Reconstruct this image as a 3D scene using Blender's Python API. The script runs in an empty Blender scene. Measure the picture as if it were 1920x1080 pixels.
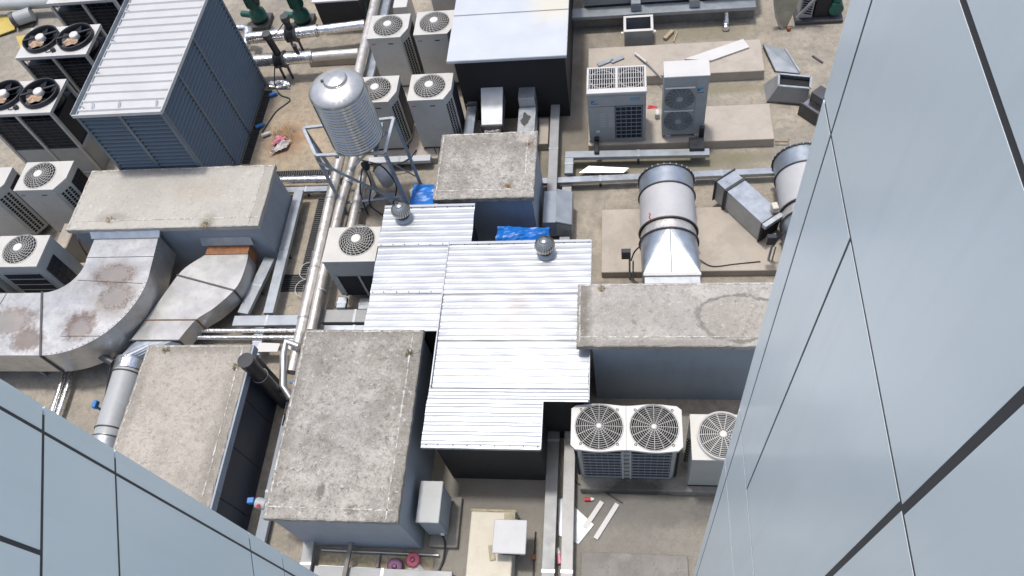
import bpy, bmesh, math, random
from mathutils import Matrix, Vector
random.seed(7)
S = bpy.context.scene
C = S.collection
R = math.radians

# ---------------------------------------------------------------- camera
cam_d = bpy.data.cameras.new('camera')
cam = bpy.data.objects.new('camera', cam_d)
C.objects.link(cam)
cam.matrix_world = Matrix(((0.98957, 0.01051, 0.14370, 0),
                           (0.06560, 0.85509, -0.51431, 0),
                           (-0.12828, 0.51837, 0.84548, 14.0),
                           (0, 0, 0, 1)))
cam_d.sensor_width = 36
cam_d.lens = 27.57
cam_d.clip_start = 0.05
cam_d.clip_end = 500
S.camera = cam

# ---------------------------------------------------------------- sky, sun, exposure
SUN = Vector((-0.12, 0.14, 1.0)).normalized()
SUN_EL = math.asin(SUN.z)
SUN_AZ = math.atan2(SUN.x, SUN.y)
W = bpy.data.worlds.new('World')
S.world = W
W.use_nodes = True
wn = W.node_tree
sky = wn.nodes.new('ShaderNodeTexSky')
sky.sky_type = 'NISHITA'
sky.sun_disc = False
sky.sun_elevation = SUN_EL
sky.sun_rotation = SUN_AZ
sky.air_density = 1.0
sky.dust_density = 3.5
sky.ozone_density = 1.2
bg = wn.nodes['Background']
bg.inputs['Strength'].default_value = 0.15
wn.links.new(sky.outputs[0], bg.inputs['Color'])
sd = bpy.data.lights.new('sun', 'SUN')
sd.energy = 2.0
sd.angle = R(5)
sd.color = (1.0, 0.965, 0.92)
sun = bpy.data.objects.new('sun', sd)
sun.rotation_euler = SUN.to_track_quat('Z', 'Y').to_euler()
sun.location = (0, 0, 30)
C.objects.link(sun)
S.view_settings.view_transform = 'Standard'
S.view_settings.look = 'None'
S.view_settings.exposure = 0.36
S.view_settings.gamma = 1.0

# ---------------------------------------------------------------- materials
def mk(name):
    m = bpy.data.materials.new(name)
    m.use_nodes = True
    nt = m.node_tree
    b = nt.nodes['Principled BSDF']
    return m, nt, b

def node(nt, t, **kw):
    n = nt.nodes.new(t)
    for k, v in kw.items():
        if k.startswith('i_'):
            n.inputs[int(k[2:])].default_value = v
        else:
            setattr(n, k, v)
    return n

def c4(c):
    return (c[0], c[1], c[2], 1.0)

def noise(nt, pos, scale, detail=5, rough=.6, dist=0., stretch=None):
    src = pos
    if stretch:
        mp = node(nt, 'ShaderNodeMapping')
        mp.inputs['Scale'].default_value = stretch
        nt.links.new(pos, mp.inputs['Vector'])
        src = mp.outputs[0]
    n = node(nt, 'ShaderNodeTexNoise')
    n.inputs['Scale'].default_value = scale
    n.inputs['Detail'].default_value = detail
    n.inputs['Roughness'].default_value = rough
    n.inputs['Distortion'].default_value = dist
    nt.links.new(src, n.inputs['Vector'])
    return n.outputs['Fac']

def ramp(nt, fac, a, b, lo=0., hi=1.):
    r = node(nt, 'ShaderNodeMapRange')
    r.inputs['From Min'].default_value = a
    r.inputs['From Max'].default_value = b
    r.inputs['To Min'].default_value = lo
    r.inputs['To Max'].default_value = hi
    nt.links.new(fac, r.inputs['Value'])
    return r.outputs[0]

def math2(nt, op, a, b=None):
    n = node(nt, 'ShaderNodeMath', operation=op)
    for i, x in enumerate((a, b)):
        if x is None:
            continue
        if isinstance(x, (int, float)):
            n.inputs[i].default_value = x
        else:
            nt.links.new(x, n.inputs[i])
    return n.outputs[0]

def mixc(nt, fac, a, b, mode='MIX'):
    n = node(nt, 'ShaderNodeMix', data_type='RGBA', blend_type=mode)
    for sock, x in ((n.inputs[0], fac), (n.inputs[6], a), (n.inputs[7], b)):
        if isinstance(x, (int, float)):
            sock.default_value = x
        elif isinstance(x, tuple):
            sock.default_value = c4(x)
        else:
            nt.links.new(x, sock)
    return n.outputs[2]

def spot(nt, pos, cx, cy, rx, ry, ang=0., wob=.5, wscale=3., soft=.25, ring=None):
    """mask of a stain with an uneven outline on a horizontal surface"""
    mp = node(nt, 'ShaderNodeMapping', vector_type='TEXTURE')
    mp.inputs['Location'].default_value = (cx, cy, 0)
    mp.inputs['Rotation'].default_value = (0, 0, ang)
    mp.inputs['Scale'].default_value = (rx, ry, 1000.)
    nt.links.new(pos, mp.inputs['Vector'])
    ln = node(nt, 'ShaderNodeVectorMath', operation='LENGTH')
    nt.links.new(mp.outputs[0], ln.inputs[0])
    nz = noise(nt, pos, wscale, 6, .65)
    d = math2(nt, 'ADD', ln.outputs['Value'], math2(nt, 'MULTIPLY', math2(nt, 'SUBTRACT', nz, .5), wob))
    if ring:
        d = math2(nt, 'ABSOLUTE', math2(nt, 'SUBTRACT', d, 1.0))
        return ramp(nt, d, ring, ring * .3)
    return ramp(nt, d, 1.0 + soft, 1.0 - soft)

def mat(name, col, rough=.6, metal=0., var=.15, scale=2., dirt=None, dirt_at=(.5, .7), dirt_scale=1.2, dirt_amt=.7,
        speck=None, speck_scale=60., speck_at=(.62, .7), bump=0., bump_scale=40., rvar=.1, stretch=None, spots=(), spec=.5, coat=0.,
        streak=None, layers=()):
    m, nt, b = mk(name)
    g = node(nt, 'ShaderNodeNewGeometry')
    pos = g.outputs['Position']
    n1 = noise(nt, pos, scale, 6, .62, .2, stretch)
    lo = tuple(max(0, c * (1 - var)) for c in col)
    hi = tuple(min(1, c * (1 + var)) for c in col)
    cur = mixc(nt, ramp(nt, n1, .3, .7), lo, hi)
    if dirt:
        dn = noise(nt, pos, dirt_scale, 8, .68, .4, stretch)
        cur = mixc(nt, ramp(nt, dn, dirt_at[0], dirt_at[1], 0, dirt_amt), cur, dirt)
    if streak:
        sn = noise(nt, pos, 3., 5, .6, .1, streak[1])
        cur = mixc(nt, ramp(nt, sn, .5, .75, 0, streak[2]), cur, streak[0])
    if speck:
        sn = noise(nt, pos, speck_scale, 3, .7)
        cur = mixc(nt, ramp(nt, sn, speck_at[0], speck_at[1], 0, .8), cur, speck)
    for sp in spots:
        k = spot(nt, pos, *sp[0], **sp[1])
        k = math2(nt, 'MULTIPLY', k, sp[3])
        cur = mixc(nt, k, cur, sp[2])
    for sc_, de_, ro_, lo_, hi_, am_, co_ in layers:
        ln_ = noise(nt, pos, sc_, de_, ro_, .3)
        cur = mixc(nt, ramp(nt, ln_, lo_, hi_, 0, am_), cur, co_)
    nt.links.new(cur, b.inputs['Base Color'])
    b.inputs['Metallic'].default_value = metal
    b.inputs['Specular IOR Level'].default_value = spec
    b.inputs['Coat Weight'].default_value = coat
    b.inputs['Coat Roughness'].default_value = .12
    nt.links.new(ramp(nt, n1, .25, .75, max(.02, rough - rvar), min(1, rough + rvar)), b.inputs['Roughness'])
    if bump:
        bn = noise(nt, pos, bump_scale, 5, .65, 0, stretch)
        bp = node(nt, 'ShaderNodeBump')
        bp.inputs['Strength'].default_value = bump
        bp.inputs['Distance'].default_value = .02
        nt.links.new(bn, bp.inputs['Height'])
        nt.links.new(bp.outputs[0], b.inputs['Normal'])
    return m

MT = {}
MT['deck'] = mat('deck_concrete', (.345, .306, .242), .85, var=.2, scale=.7, dirt=(.19, .175, .148), dirt_at=(.46, .66), dirt_scale=.45,
                 dirt_amt=.85, bump=.4, bump_scale=30.,
                 layers=((2.2, 10, .82, .47, .62, .6, (.20, .182, .152)), (6., 10, .82, .48, .60, .6, (.185, .166, .138)), (13., 8, .82, .55, .66, .5, (.13, .115, .095)), (22., 6, .78, .60, .70, .4, (.44, .405, .35))),
                 spots=(((-8.3, 12.6, 1.3, 2.2), dict(wob=.9, wscale=1.6, soft=.4), (.44, .33, .20), .55),
                        ((-8.4, 12.95, .45, .5), dict(wob=1.6, wscale=3.5, soft=.4), (.28, .13, .05), .8),
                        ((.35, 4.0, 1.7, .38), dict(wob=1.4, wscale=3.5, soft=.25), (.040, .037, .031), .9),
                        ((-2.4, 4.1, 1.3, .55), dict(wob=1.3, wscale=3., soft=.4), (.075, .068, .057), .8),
                        ((-1.2, 3.0, 3.4, 2.0), dict(wob=.8, wscale=1.2, soft=.5), (.205, .198, .18), .75),
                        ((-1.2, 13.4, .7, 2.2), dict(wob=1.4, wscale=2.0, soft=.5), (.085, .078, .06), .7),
                        ((.4, 11.75, 2.4, .25), dict(wob=1.2, wscale=2.2, soft=.5), (.13, .12, .06), .7),
                        ((1.8, 16.0, 1.6, .3), dict(wob=1.2, wscale=2.2, soft=.5), (.15, .135, .07), .6),
                        ((2.5, 11.9, 1.2, .16), dict(wob=1.2, wscale=2.6, soft=.5), (.16, .15, .07), .6),
                        ((2.6, 14.0, 1.2, .16), dict(wob=1.2, wscale=2.6, soft=.5), (.16, .15, .07), .6)))
def slab(name, col, dirtc, speck, spots=(), var=.16, k=1., sc=1.):
    light = tuple(min(1, c * 1.35) for c in col)
    return mat(name, col, .9, var=var, scale=.9, bump=.6, bump_scale=40., spots=spots,
               layers=((1.3 * sc, 10, .78, .46, .62, .85 * k, dirtc), (4.2 * sc, 10, .84, .48, .60, .75 * k, dirtc), (8. * sc, 9, .84, .54, .62, .85 * k, speck),
                       (19. * sc, 6, .82, .53, .63, .75 * k, speck), (13. * sc, 6, .8, .57, .64, .8 * k, light)))
EDG = dict(wob=1.6, wscale=5., soft=.6)
MT['slab_pale'] = slab('slab_concrete_pale', (.45, .425, .375), (.37, .35, .31), (.27, .25, .21), var=.08, k=.55, sc=.8,
                       spots=(((-11.0, 9.5, .35, .12), dict(wob=1.4, wscale=7, soft=.4), (.20, .18, .14), .6),
                              ((-8.75, 9.35, .18, .2), dict(wob=1.5, wscale=7, soft=.4), (.20, .18, .14), .6),
                              ((-10.4, 10.84, 1.8, .10), EDG, (.20, .18, .14), .7), ((-7.72, 10.0, .10, .8), EDG, (.27, .25, .21), .6),
                              ((-9.2, 10.2, .5, .3), dict(wob=1.2, wscale=2.5, soft=.6), (.40, .35, .27), .5)))
MT['slab_mid'] = slab('slab_concrete_mottled', (.42, .395, .352), (.205, .187, .160), (.11, .10, .085), sc=1.25,
                      spots=(((-1.93, 10.8, .12, .07), dict(wob=1.5, wscale=14, soft=.4), (.17, .07, .025), .9),
                             ((-2.30, 9.72, .09, .08), dict(wob=1.5, wscale=14, soft=.4), (.19, .09, .03), .9),
                             ((-3.2, 10.9, .7, .3), dict(wob=1.5, wscale=3, soft=.6), (.19, .175, .145), .6), ((-3.74, 10.3, .1, .8), EDG, (.17, .155, .13), .6),
                             ((-2.7, 10.2, .5, .35), dict(wob=1.5, wscale=3, soft=.6), (.40, .38, .34), .5)))
MT['slab_grey'] = slab('slab_concrete_grey', (.40, .375, .332), (.225, .207, .178), (.105, .097, .083), sc=.95,
                       spots=(((-4.9, 3.5, .07, .13), dict(wob=2.4, wscale=16, soft=.3), (.06, .055, .05), .8),
                              ((-4.35, 3.22, .09, .08), dict(wob=2.4, wscale=16, soft=.3), (.08, .075, .06), .7),
                              ((-3.68, 5.6, .14, 1.0), EDG, (.15, .14, .11), .7), ((-3.66, 3.6, .12, .7), EDG, (.15, .14, .11), .6), ((-4.7, 6.38, 1.1, .12), EDG, (.15, .14, .11), .6),
                              ((-5.72, 4.8, .12, 1.6), EDG, (.16, .15, .125), .6), ((-4.8, 4.6, .6, .8), dict(wob=1.3, wscale=2, soft=.6), (.37, .355, .325), .6),
                              ((-5.2, 5.75, .5, .4), dict(wob=1.3, wscale=2, soft=.6), (.24, .222, .19), .5)))
MT['slab_warm'] = slab('slab_concrete_warm', (.41, .37, .318), (.285, .258, .22), (.14, .125, .10), var=.12, k=.7, sc=1.1,
                       spots=(((-7.12, 4.4, .16, 1.6), EDG, (.17, .155, .12), .7), ((-8.0, 6.28, .9, .10), EDG, (.17, .155, .12), .7), ((-8.98, 5.4, .1, .8), EDG, (.19, .17, .14), .6),
                              ((-8.0, 4.8, .6, .6), dict(wob=1.3, wscale=2, soft=.6), (.42, .375, .33), .5)))
MT['slab_stained'] = slab('slab_concrete_stained', (.43, .405, .365), (.285, .265, .235), (.15, .138, .115), k=.7, sc=.9,
                          spots=(((1.85, 6.5, .62, .40), dict(wob=.6, wscale=3.5, soft=.15), (.335, .30, .25), .6),
                                 ((1.85, 6.5, .68, .44), dict(wob=.6, wscale=3.5, ring=.10), (.13, .118, .095), .8),
                                 ((-.72, 6.5, .12, .9), dict(wob=1.5, wscale=6, soft=.5), (.13, .115, .09), .85),
                                 ((.4, 6.02, 1.2, .07), EDG, (.17, .155, .12), .6), ((.3, 6.6, .7, .35), dict(wob=1.4, wscale=2.5, soft=.6), (.30, .28, .25), .5)))
MT['pad'] = mat('pad_concrete', (.40, .355, .30), .85, var=.1, scale=1.5, dirt=(.27, .245, .20), dirt_at=(.5, .72), dirt_scale=1.3,
                dirt_amt=.7, bump=.25, bump_scale=40.,
                layers=((5., 10, .78, .52, .68, .4, (.29, .26, .215)), (20., 8, .8, .60, .68, .5, (.2, .175, .14))))
MT['pad_grey'] = mat('pad_concrete_grey', (.24, .228, .205), .85, var=.18, scale=1.5, dirt=(.14, .13, .115), dirt_at=(.45, .7), dirt_scale=1.6,
                     dirt_amt=.8, bump=.3, bump_scale=40.,
                     layers=((6., 10, .78, .50, .66, .5, (.13, .12, .105)), (20., 8, .8, .57, .67, .6, (.085, .08, .07)), (24., 6, .75, .60, .68, .5, (.34, .32, .29))),
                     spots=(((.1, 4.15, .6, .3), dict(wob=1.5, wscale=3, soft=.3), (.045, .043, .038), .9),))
MT['seam'] = mat('seam_mortar', (.66, .64, .60), .9, var=.3, scale=9., dirt=(.30, .28, .24), dirt_at=(.42, .52), dirt_scale=9., dirt_amt=.95)
MT['wall'] = mat('wall_paint_bluegrey', (.275, .315, .362), .55, var=.06, scale=1.2, dirt=(.20, .225, .25), dirt_at=(.55, .8), dirt_scale=1.0,
                 dirt_amt=.5, streak=((.20, .215, .235), (1.6, 1.6, .3), .35), layers=((3., 9, .8, .56, .72, .4, (.21, .225, .24)),), bump=.1, bump_scale=30.)
MT['black'] = mat('black_acoustic_panel', (.017, .017, .019), .7, var=.25, scale=2., bump=.05)
MT['navy'] = mat('navy_panel', (.022, .030, .050), .5, var=.2, scale=1.5)
MT['louvre'] = mat('louvre_blue', (.095, .128, .158), .45, var=.08, scale=3., dirt=(.10, .125, .145), dirt_at=(.55, .8), dirt_scale=5., dirt_amt=.4)
MT['louvre_frame'] = mat('louvre_frame_blue', (.115, .148, .175), .45, var=.08, scale=3.)
MT['dark'] = mat('dark_interior', (.010, .011, .013), .8, var=.2, scale=5.)
MT['coil'] = mat('dark_coil_fins', (.014, .018, .028), .5, metal=.2, var=.3, scale=30.)
MT['white_roof'] = mat('white_steel_sheet', (.49, .49, .485), .42, var=.05, scale=1.2, dirt=(.44, .42, .385), dirt_at=(.5, .8), dirt_scale=2.5,
                       dirt_amt=.6, streak=((.46, .43, .39), (.4, 7., 1.), .35), spec=.5)
MT['silver'] = mat('silver_roof_sheet', (.385, .408, .432), .38, metal=.45, var=.05, scale=1.5, dirt=(.37, .38, .39), dirt_at=(.45, .72),
                   dirt_scale=1.6, dirt_amt=.7, layers=((2.2, 9, .8, .52, .70, .55, (.35, .355, .36)), (7., 8, .78, .56, .70, .5, (.33, .33, .33)), (25., 6, .75, .64, .72, .6, (.30, .29, .28))), bump=.12, bump_scale=4., stretch=(.5, 3., 1.), rvar=.1,
                   spots=(((-1.93, 6.95, .16, .42), dict(ang=-.4, wob=1.0, wscale=5, soft=.6), (.36, .33, .30), .6),
                          ((-1.9, 6.45, .45, .22), dict(wob=1.0, wscale=5, soft=.6), (.48, .45, .40), .55)))
MT['silver_pale'] = mat('pale_roof_sheet', (.49, .515, .54), .45, metal=.15, var=.04, scale=1.5, dirt=(.47, .46, .42), dirt_at=(.55, .8),
                        dirt_scale=1.4, dirt_amt=.6,
                        spots=(((-1.55, 14.9, .5, .6), dict(wob=1.0, wscale=3, soft=.5), (.62, .56, .40), .6),))
MT['galv'] = mat('galvanised_steel', (.40, .425, .445), .42, metal=.6, var=.12, scale=7., dirt=(.36, .375, .385), dirt_at=(.5, .75),
                 dirt_scale=3.5, dirt_amt=.6, rvar=.12, bump=.04, bump_scale=15.)
MT['galv_blue'] = mat('galvanised_steel_bluish', (.35, .385, .42), .36, metal=.65, var=.12, scale=5., dirt=(.33, .37, .41), dirt_at=(.5, .75),
                      dirt_scale=3., dirt_amt=.6)
MT['tray'] = mat('cable_tray_steel', (.285, .292, .295), .55, metal=.25, var=.12, scale=4., dirt=(.25, .245, .23), dirt_at=(.5, .75),
                 dirt_scale=3., dirt_amt=.7, speck=(.2, .19, .18), speck_scale=50., speck_at=(.66, .74))
MT['tray_blue'] = mat('cable_tray_bluish', (.305, .335, .36), .45, metal=.4, var=.12, scale=4., dirt=(.33, .345, .355), dirt_at=(.5, .75),
                      dirt_scale=3., dirt_amt=.7)
RUST = (.235, .155, .125)
MT['duct_rust'] = mat('weathered_duct_steel', (.53, .525, .51), .34, metal=.65, var=.09, scale=2., dirt=(.38, .365, .34), dirt_at=(.5, .75),
                      layers=((2.5, 9, .82, .48, .64, .6, (.34, .315, .275)), (8., 8, .82, .53, .66, .5, (.29, .265, .23))), dirt_scale=1.8, dirt_amt=.6, bump=.04, bump_scale=10.,
                      spots=(((-10.62, 8.15, .52, .33), dict(wob=.5, wscale=3, soft=.4), (.34, .315, .28), .8),
                             ((-10.42, 7.55, .50, .42), dict(wob=.6, wscale=3, soft=.4), (.34, .315, .28), .8),
                             ((-10.62, 8.15, .46, .26), dict(wob=1.1, wscale=16, soft=.22), (.16, .11, .08), .85),
                             ((-10.62, 8.17, .36, .2), dict(wob=2.6, wscale=22, soft=.15), (.50, .48, .45), .35),
                             ((-10.40, 7.62, .38, .30), dict(wob=1.6, wscale=15, soft=.2), (.155, .12, .09), .85),
                             ((-10.42, 7.60, .30, .24), dict(wob=2.8, wscale=24, soft=.15), (.50, .48, .45), .35),
                             ((-10.95, 6.95, .34, .34), dict(wob=1.5, wscale=12, soft=.25), (.165, .11, .08), .85),
                             ((-10.92, 6.85, .20, .24), dict(wob=2.8, wscale=20, soft=.15), (.50, .48, .45), .35),
                             ((-12.55, 7.05, .55, .34), dict(wob=1.8, wscale=9, soft=.25), (.21, .155, .115), .8),
                             ((-12.60, 7.0, .40, .26), dict(wob=2.2, wscale=14, soft=.15), (.48, .46, .43), .35),
                             ((-12.0, 6.62, .36, .26), dict(wob=1.6, wscale=11, soft=.25), (.165, .115, .08), .75)))
MT['tray_dark'] = mat('cable_tray_dark', (.20, .207, .21), .5, metal=.3, var=.15, scale=4., dirt=(.15, .145, .135), dirt_at=(.5, .75), dirt_scale=3., dirt_amt=.7)
MT['duct'] = mat('duct_steel', (.46, .46, .445), .36, metal=.6, layers=((3., 9, .8, .5, .68, .5, (.33, .305, .27)), (12., 8, .8, .56, .68, .4, (.28, .26, .235))), var=.08, scale=2., dirt=(.36, .335, .30), dirt_at=(.5, .75), dirt_scale=2.2, dirt_amt=.6)
MT['foil'] = mat('aluminium_foil_lagging', (.80, .79, .77), .24, metal=.95, var=.1, scale=6., dirt=(.55, .51, .45), dirt_at=(.5, .72), dirt_scale=4.,
                 dirt_amt=.5, bump=.9, bump_scale=7., rvar=.12)
MT['foil_matt'] = mat('aged_foil_lagging', (.62, .59, .55), .42, metal=.6, var=.15, scale=6., dirt=(.44, .39, .33), dirt_at=(.45, .7), dirt_scale=5.,
                      dirt_amt=.6, bump=.7, bump_scale=9.)
MT['stainless'] = mat('stainless_steel', (.52, .485, .435), .15, metal=1., var=.08, scale=5., bump=.1, bump_scale=9., rvar=.08)
MT['stainless_matt'] = mat('stainless_steel_brushed', (.56, .55, .53), .36, metal=.7, var=.08, scale=5., dirt=(.55, .52, .47), dirt_at=(.5, .75),
                           dirt_scale=3., dirt_amt=.5)
MT['unit'] = mat('ivory_unit_paint', (.50, .488, .448), .5, var=.05, scale=2., dirt=(.38, .36, .31), dirt_at=(.50, .74), dirt_scale=2.5, dirt_amt=.6,
                 layers=((11., 8, .8, .56, .68, .4, (.36, .34, .295)), (34., 6, .8, .62, .70, .5, (.24, .22, .19))))
MT['unit_grey'] = mat('grey_unit_paint', (.36, .375, .37), .5, var=.05, scale=2., dirt=(.28, .28, .265), dirt_at=(.50, .74), dirt_scale=2.5, dirt_amt=.6,
                      layers=((9., 8, .8, .56, .68, .35, (.27, .265, .25)),))
MT['unit_white'] = mat('white_unit_paint', (.53, .52, .495), .45, var=.04, scale=2., dirt=(.50, .48, .44), dirt_at=(.52, .78), dirt_scale=2.5, dirt_amt=.4)
MT['barrel'] = mat('fan_barrel_paint', (.44, .435, .435), .5, var=.05, scale=2., dirt=(.36, .345, .33), dirt_at=(.5, .75), dirt_scale=2.5, dirt_amt=.5, layers=((12., 7, .78, .64, .70, .7, (.25, .22, .20)),))
MT['cap_paint'] = mat('dull_white_paint', (.42, .425, .43), .5, var=.05, scale=3., dirt=(.35, .345, .33), dirt_at=(.5, .75), dirt_scale=4., dirt_amt=.6)
MT['tray_pale'] = mat('cable_tray_pale', (.40, .395, .38), .6, metal=.1, var=.12, scale=4., dirt=(.31, .30, .275), dirt_at=(.48, .7), dirt_scale=4., dirt_amt=.7, layers=((20., 7, .8, .58, .68, .6, (.22, .21, .19)),))
MT['wire'] = mat('grille_wire', (.54, .53, .49), .45, var=.06, scale=5.)
MT['wire_grey'] = mat('grille_wire_grey', (.26, .29, .33), .45, var=.06, scale=5.)
MT['blade'] = mat('fan_blade_dark', (.022, .022, .024), .5, var=.1, scale=3.)
MT['hub'] = mat('fan_hub_cap', (.62, .60, .56), .5, var=.04, scale=3.)
MT['plastic_black'] = mat('black_plastic', (.02, .021, .026), .42, var=.2, scale=4.)
MT['steel_dark'] = mat('dark_steel', (.075, .077, .08), .5, metal=.4, var=.2, scale=6., dirt=(.11, .09, .07), dirt_at=(.5, .75), dirt_scale=5., dirt_amt=.6)
MT['stand'] = mat('painted_angle_steel', (.27, .325, .37), .45, metal=.35, var=.15, scale=5., dirt=(.19, .17, .15), dirt_at=(.55, .75), dirt_scale=6., dirt_amt=.6)
MT['green'] = mat('green_pump_paint', (.010, .085, .065), .4, var=.2, scale=4.)
MT['blue_paint'] = mat('blue_handle_paint', (.03, .16, .42), .4, var=.1, scale=4.)
MT['tarp'] = mat('blue_tarpaulin', (.012, .145, .50), .35, var=.2, scale=4., bump=.5, bump_scale=8.)
MT['red'] = mat('red_print', (.45, .035, .04), .5, var=.05)
MT['print_blue'] = mat('blue_print', (.015, .30, .58), .5, var=.05)
MT['print_navy'] = mat('navy_print', (.02, .05, .16), .5, var=.05)
MT['print_grey'] = mat('light_print', (.66, .67, .66), .5, var=.05)
MT['pink'] = mat('pink_plastic', (.62, .16, .21), .45, var=.15, scale=6., dirt=(.45, .14, .16), dirt_at=(.5, .7), dirt_scale=9.)
MT['mauve'] = mat('mauve_plastic', (.27, .13, .22), .5, var=.15, scale=6.)
MT['bag'] = mat('white_plastic_bag', (.62, .58, .56), .4, var=.15, scale=8., bump=.6, bump_scale=12.)
MT['pinkbag'] = mat('pink_plastic_bag', (.66, .25, .33), .4, var=.15, scale=8., bump=.6, bump_scale=12.)
MT['board'] = mat('white_board', (.56, .55, .53), .6, var=.04, scale=2., dirt=(.58, .56, .51), dirt_at=(.55, .8), dirt_scale=2., dirt_amt=.5)
MT['cream'] = mat('cream_cement', (.55, .51, .42), .85, var=.06, scale=3., dirt=(.44, .38, .26), dirt_at=(.5, .75), dirt_scale=2.6, dirt_amt=.6, bump=.1, bump_scale=40.)
MT['crumble'] = mat('crumbled_cement', (.37, .33, .23), .9, var=.3, scale=14., bump=.8, bump_scale=30.)
MT['wood'] = mat('weathered_wood', (.38, .30, .20), .75, var=.2, scale=12., stretch=(1., 6., 1.))
MT['rust'] = mat('rusty_steel', (.26, .115, .05), .8, var=.3, scale=10., bump=.3)
MT['brass'] = mat('brass_fitting', (.36, .22, .08), .45, metal=.7, var=.2, scale=8.)
MT['clad'] = mat('blue_white_cladding', (.76, .845, .875), .34, var=.015, scale=.6, dirt=(.72, .805, .84), dirt_at=(.5, .8), dirt_scale=.8, dirt_amt=.5,
                 rvar=.03, coat=.18, bump=.10, bump_scale=.9, streak=((.66, .74, .77), (2., 2., .12), .4))
MT['gasket'] = mat('dark_joint_sealant', (.045, .046, .052), .6, var=.1)
MT['moss_frp'] = mat('mossy_fibreglass', (.36, .325, .235), .75, var=.2, scale=4., dirt=(.22, .205, .12), dirt_at=(.48, .7), dirt_scale=3.5, dirt_amt=.8)
MT['yellow'] = mat('yellow_painted_board', (.48, .37, .09), .65, var=.15, scale=4., dirt=(.25, .22, .14), dirt_at=(.55, .75), dirt_scale=4.)
MT['weed'] = mat('dry_weed', (.15, .13, .045), .8, var=.35, scale=20.)
MT['dead'] = mat('dead_grass', (.30, .22, .11), .85, var=.3, scale=20.)
MT['paper'] = mat('brown_wrapping', (.42, .29, .19), .7, var=.35, scale=9., bump=.8, bump_scale=14.)

# ---------------------------------------------------------------- mesh helpers
ORG = {}

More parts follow.
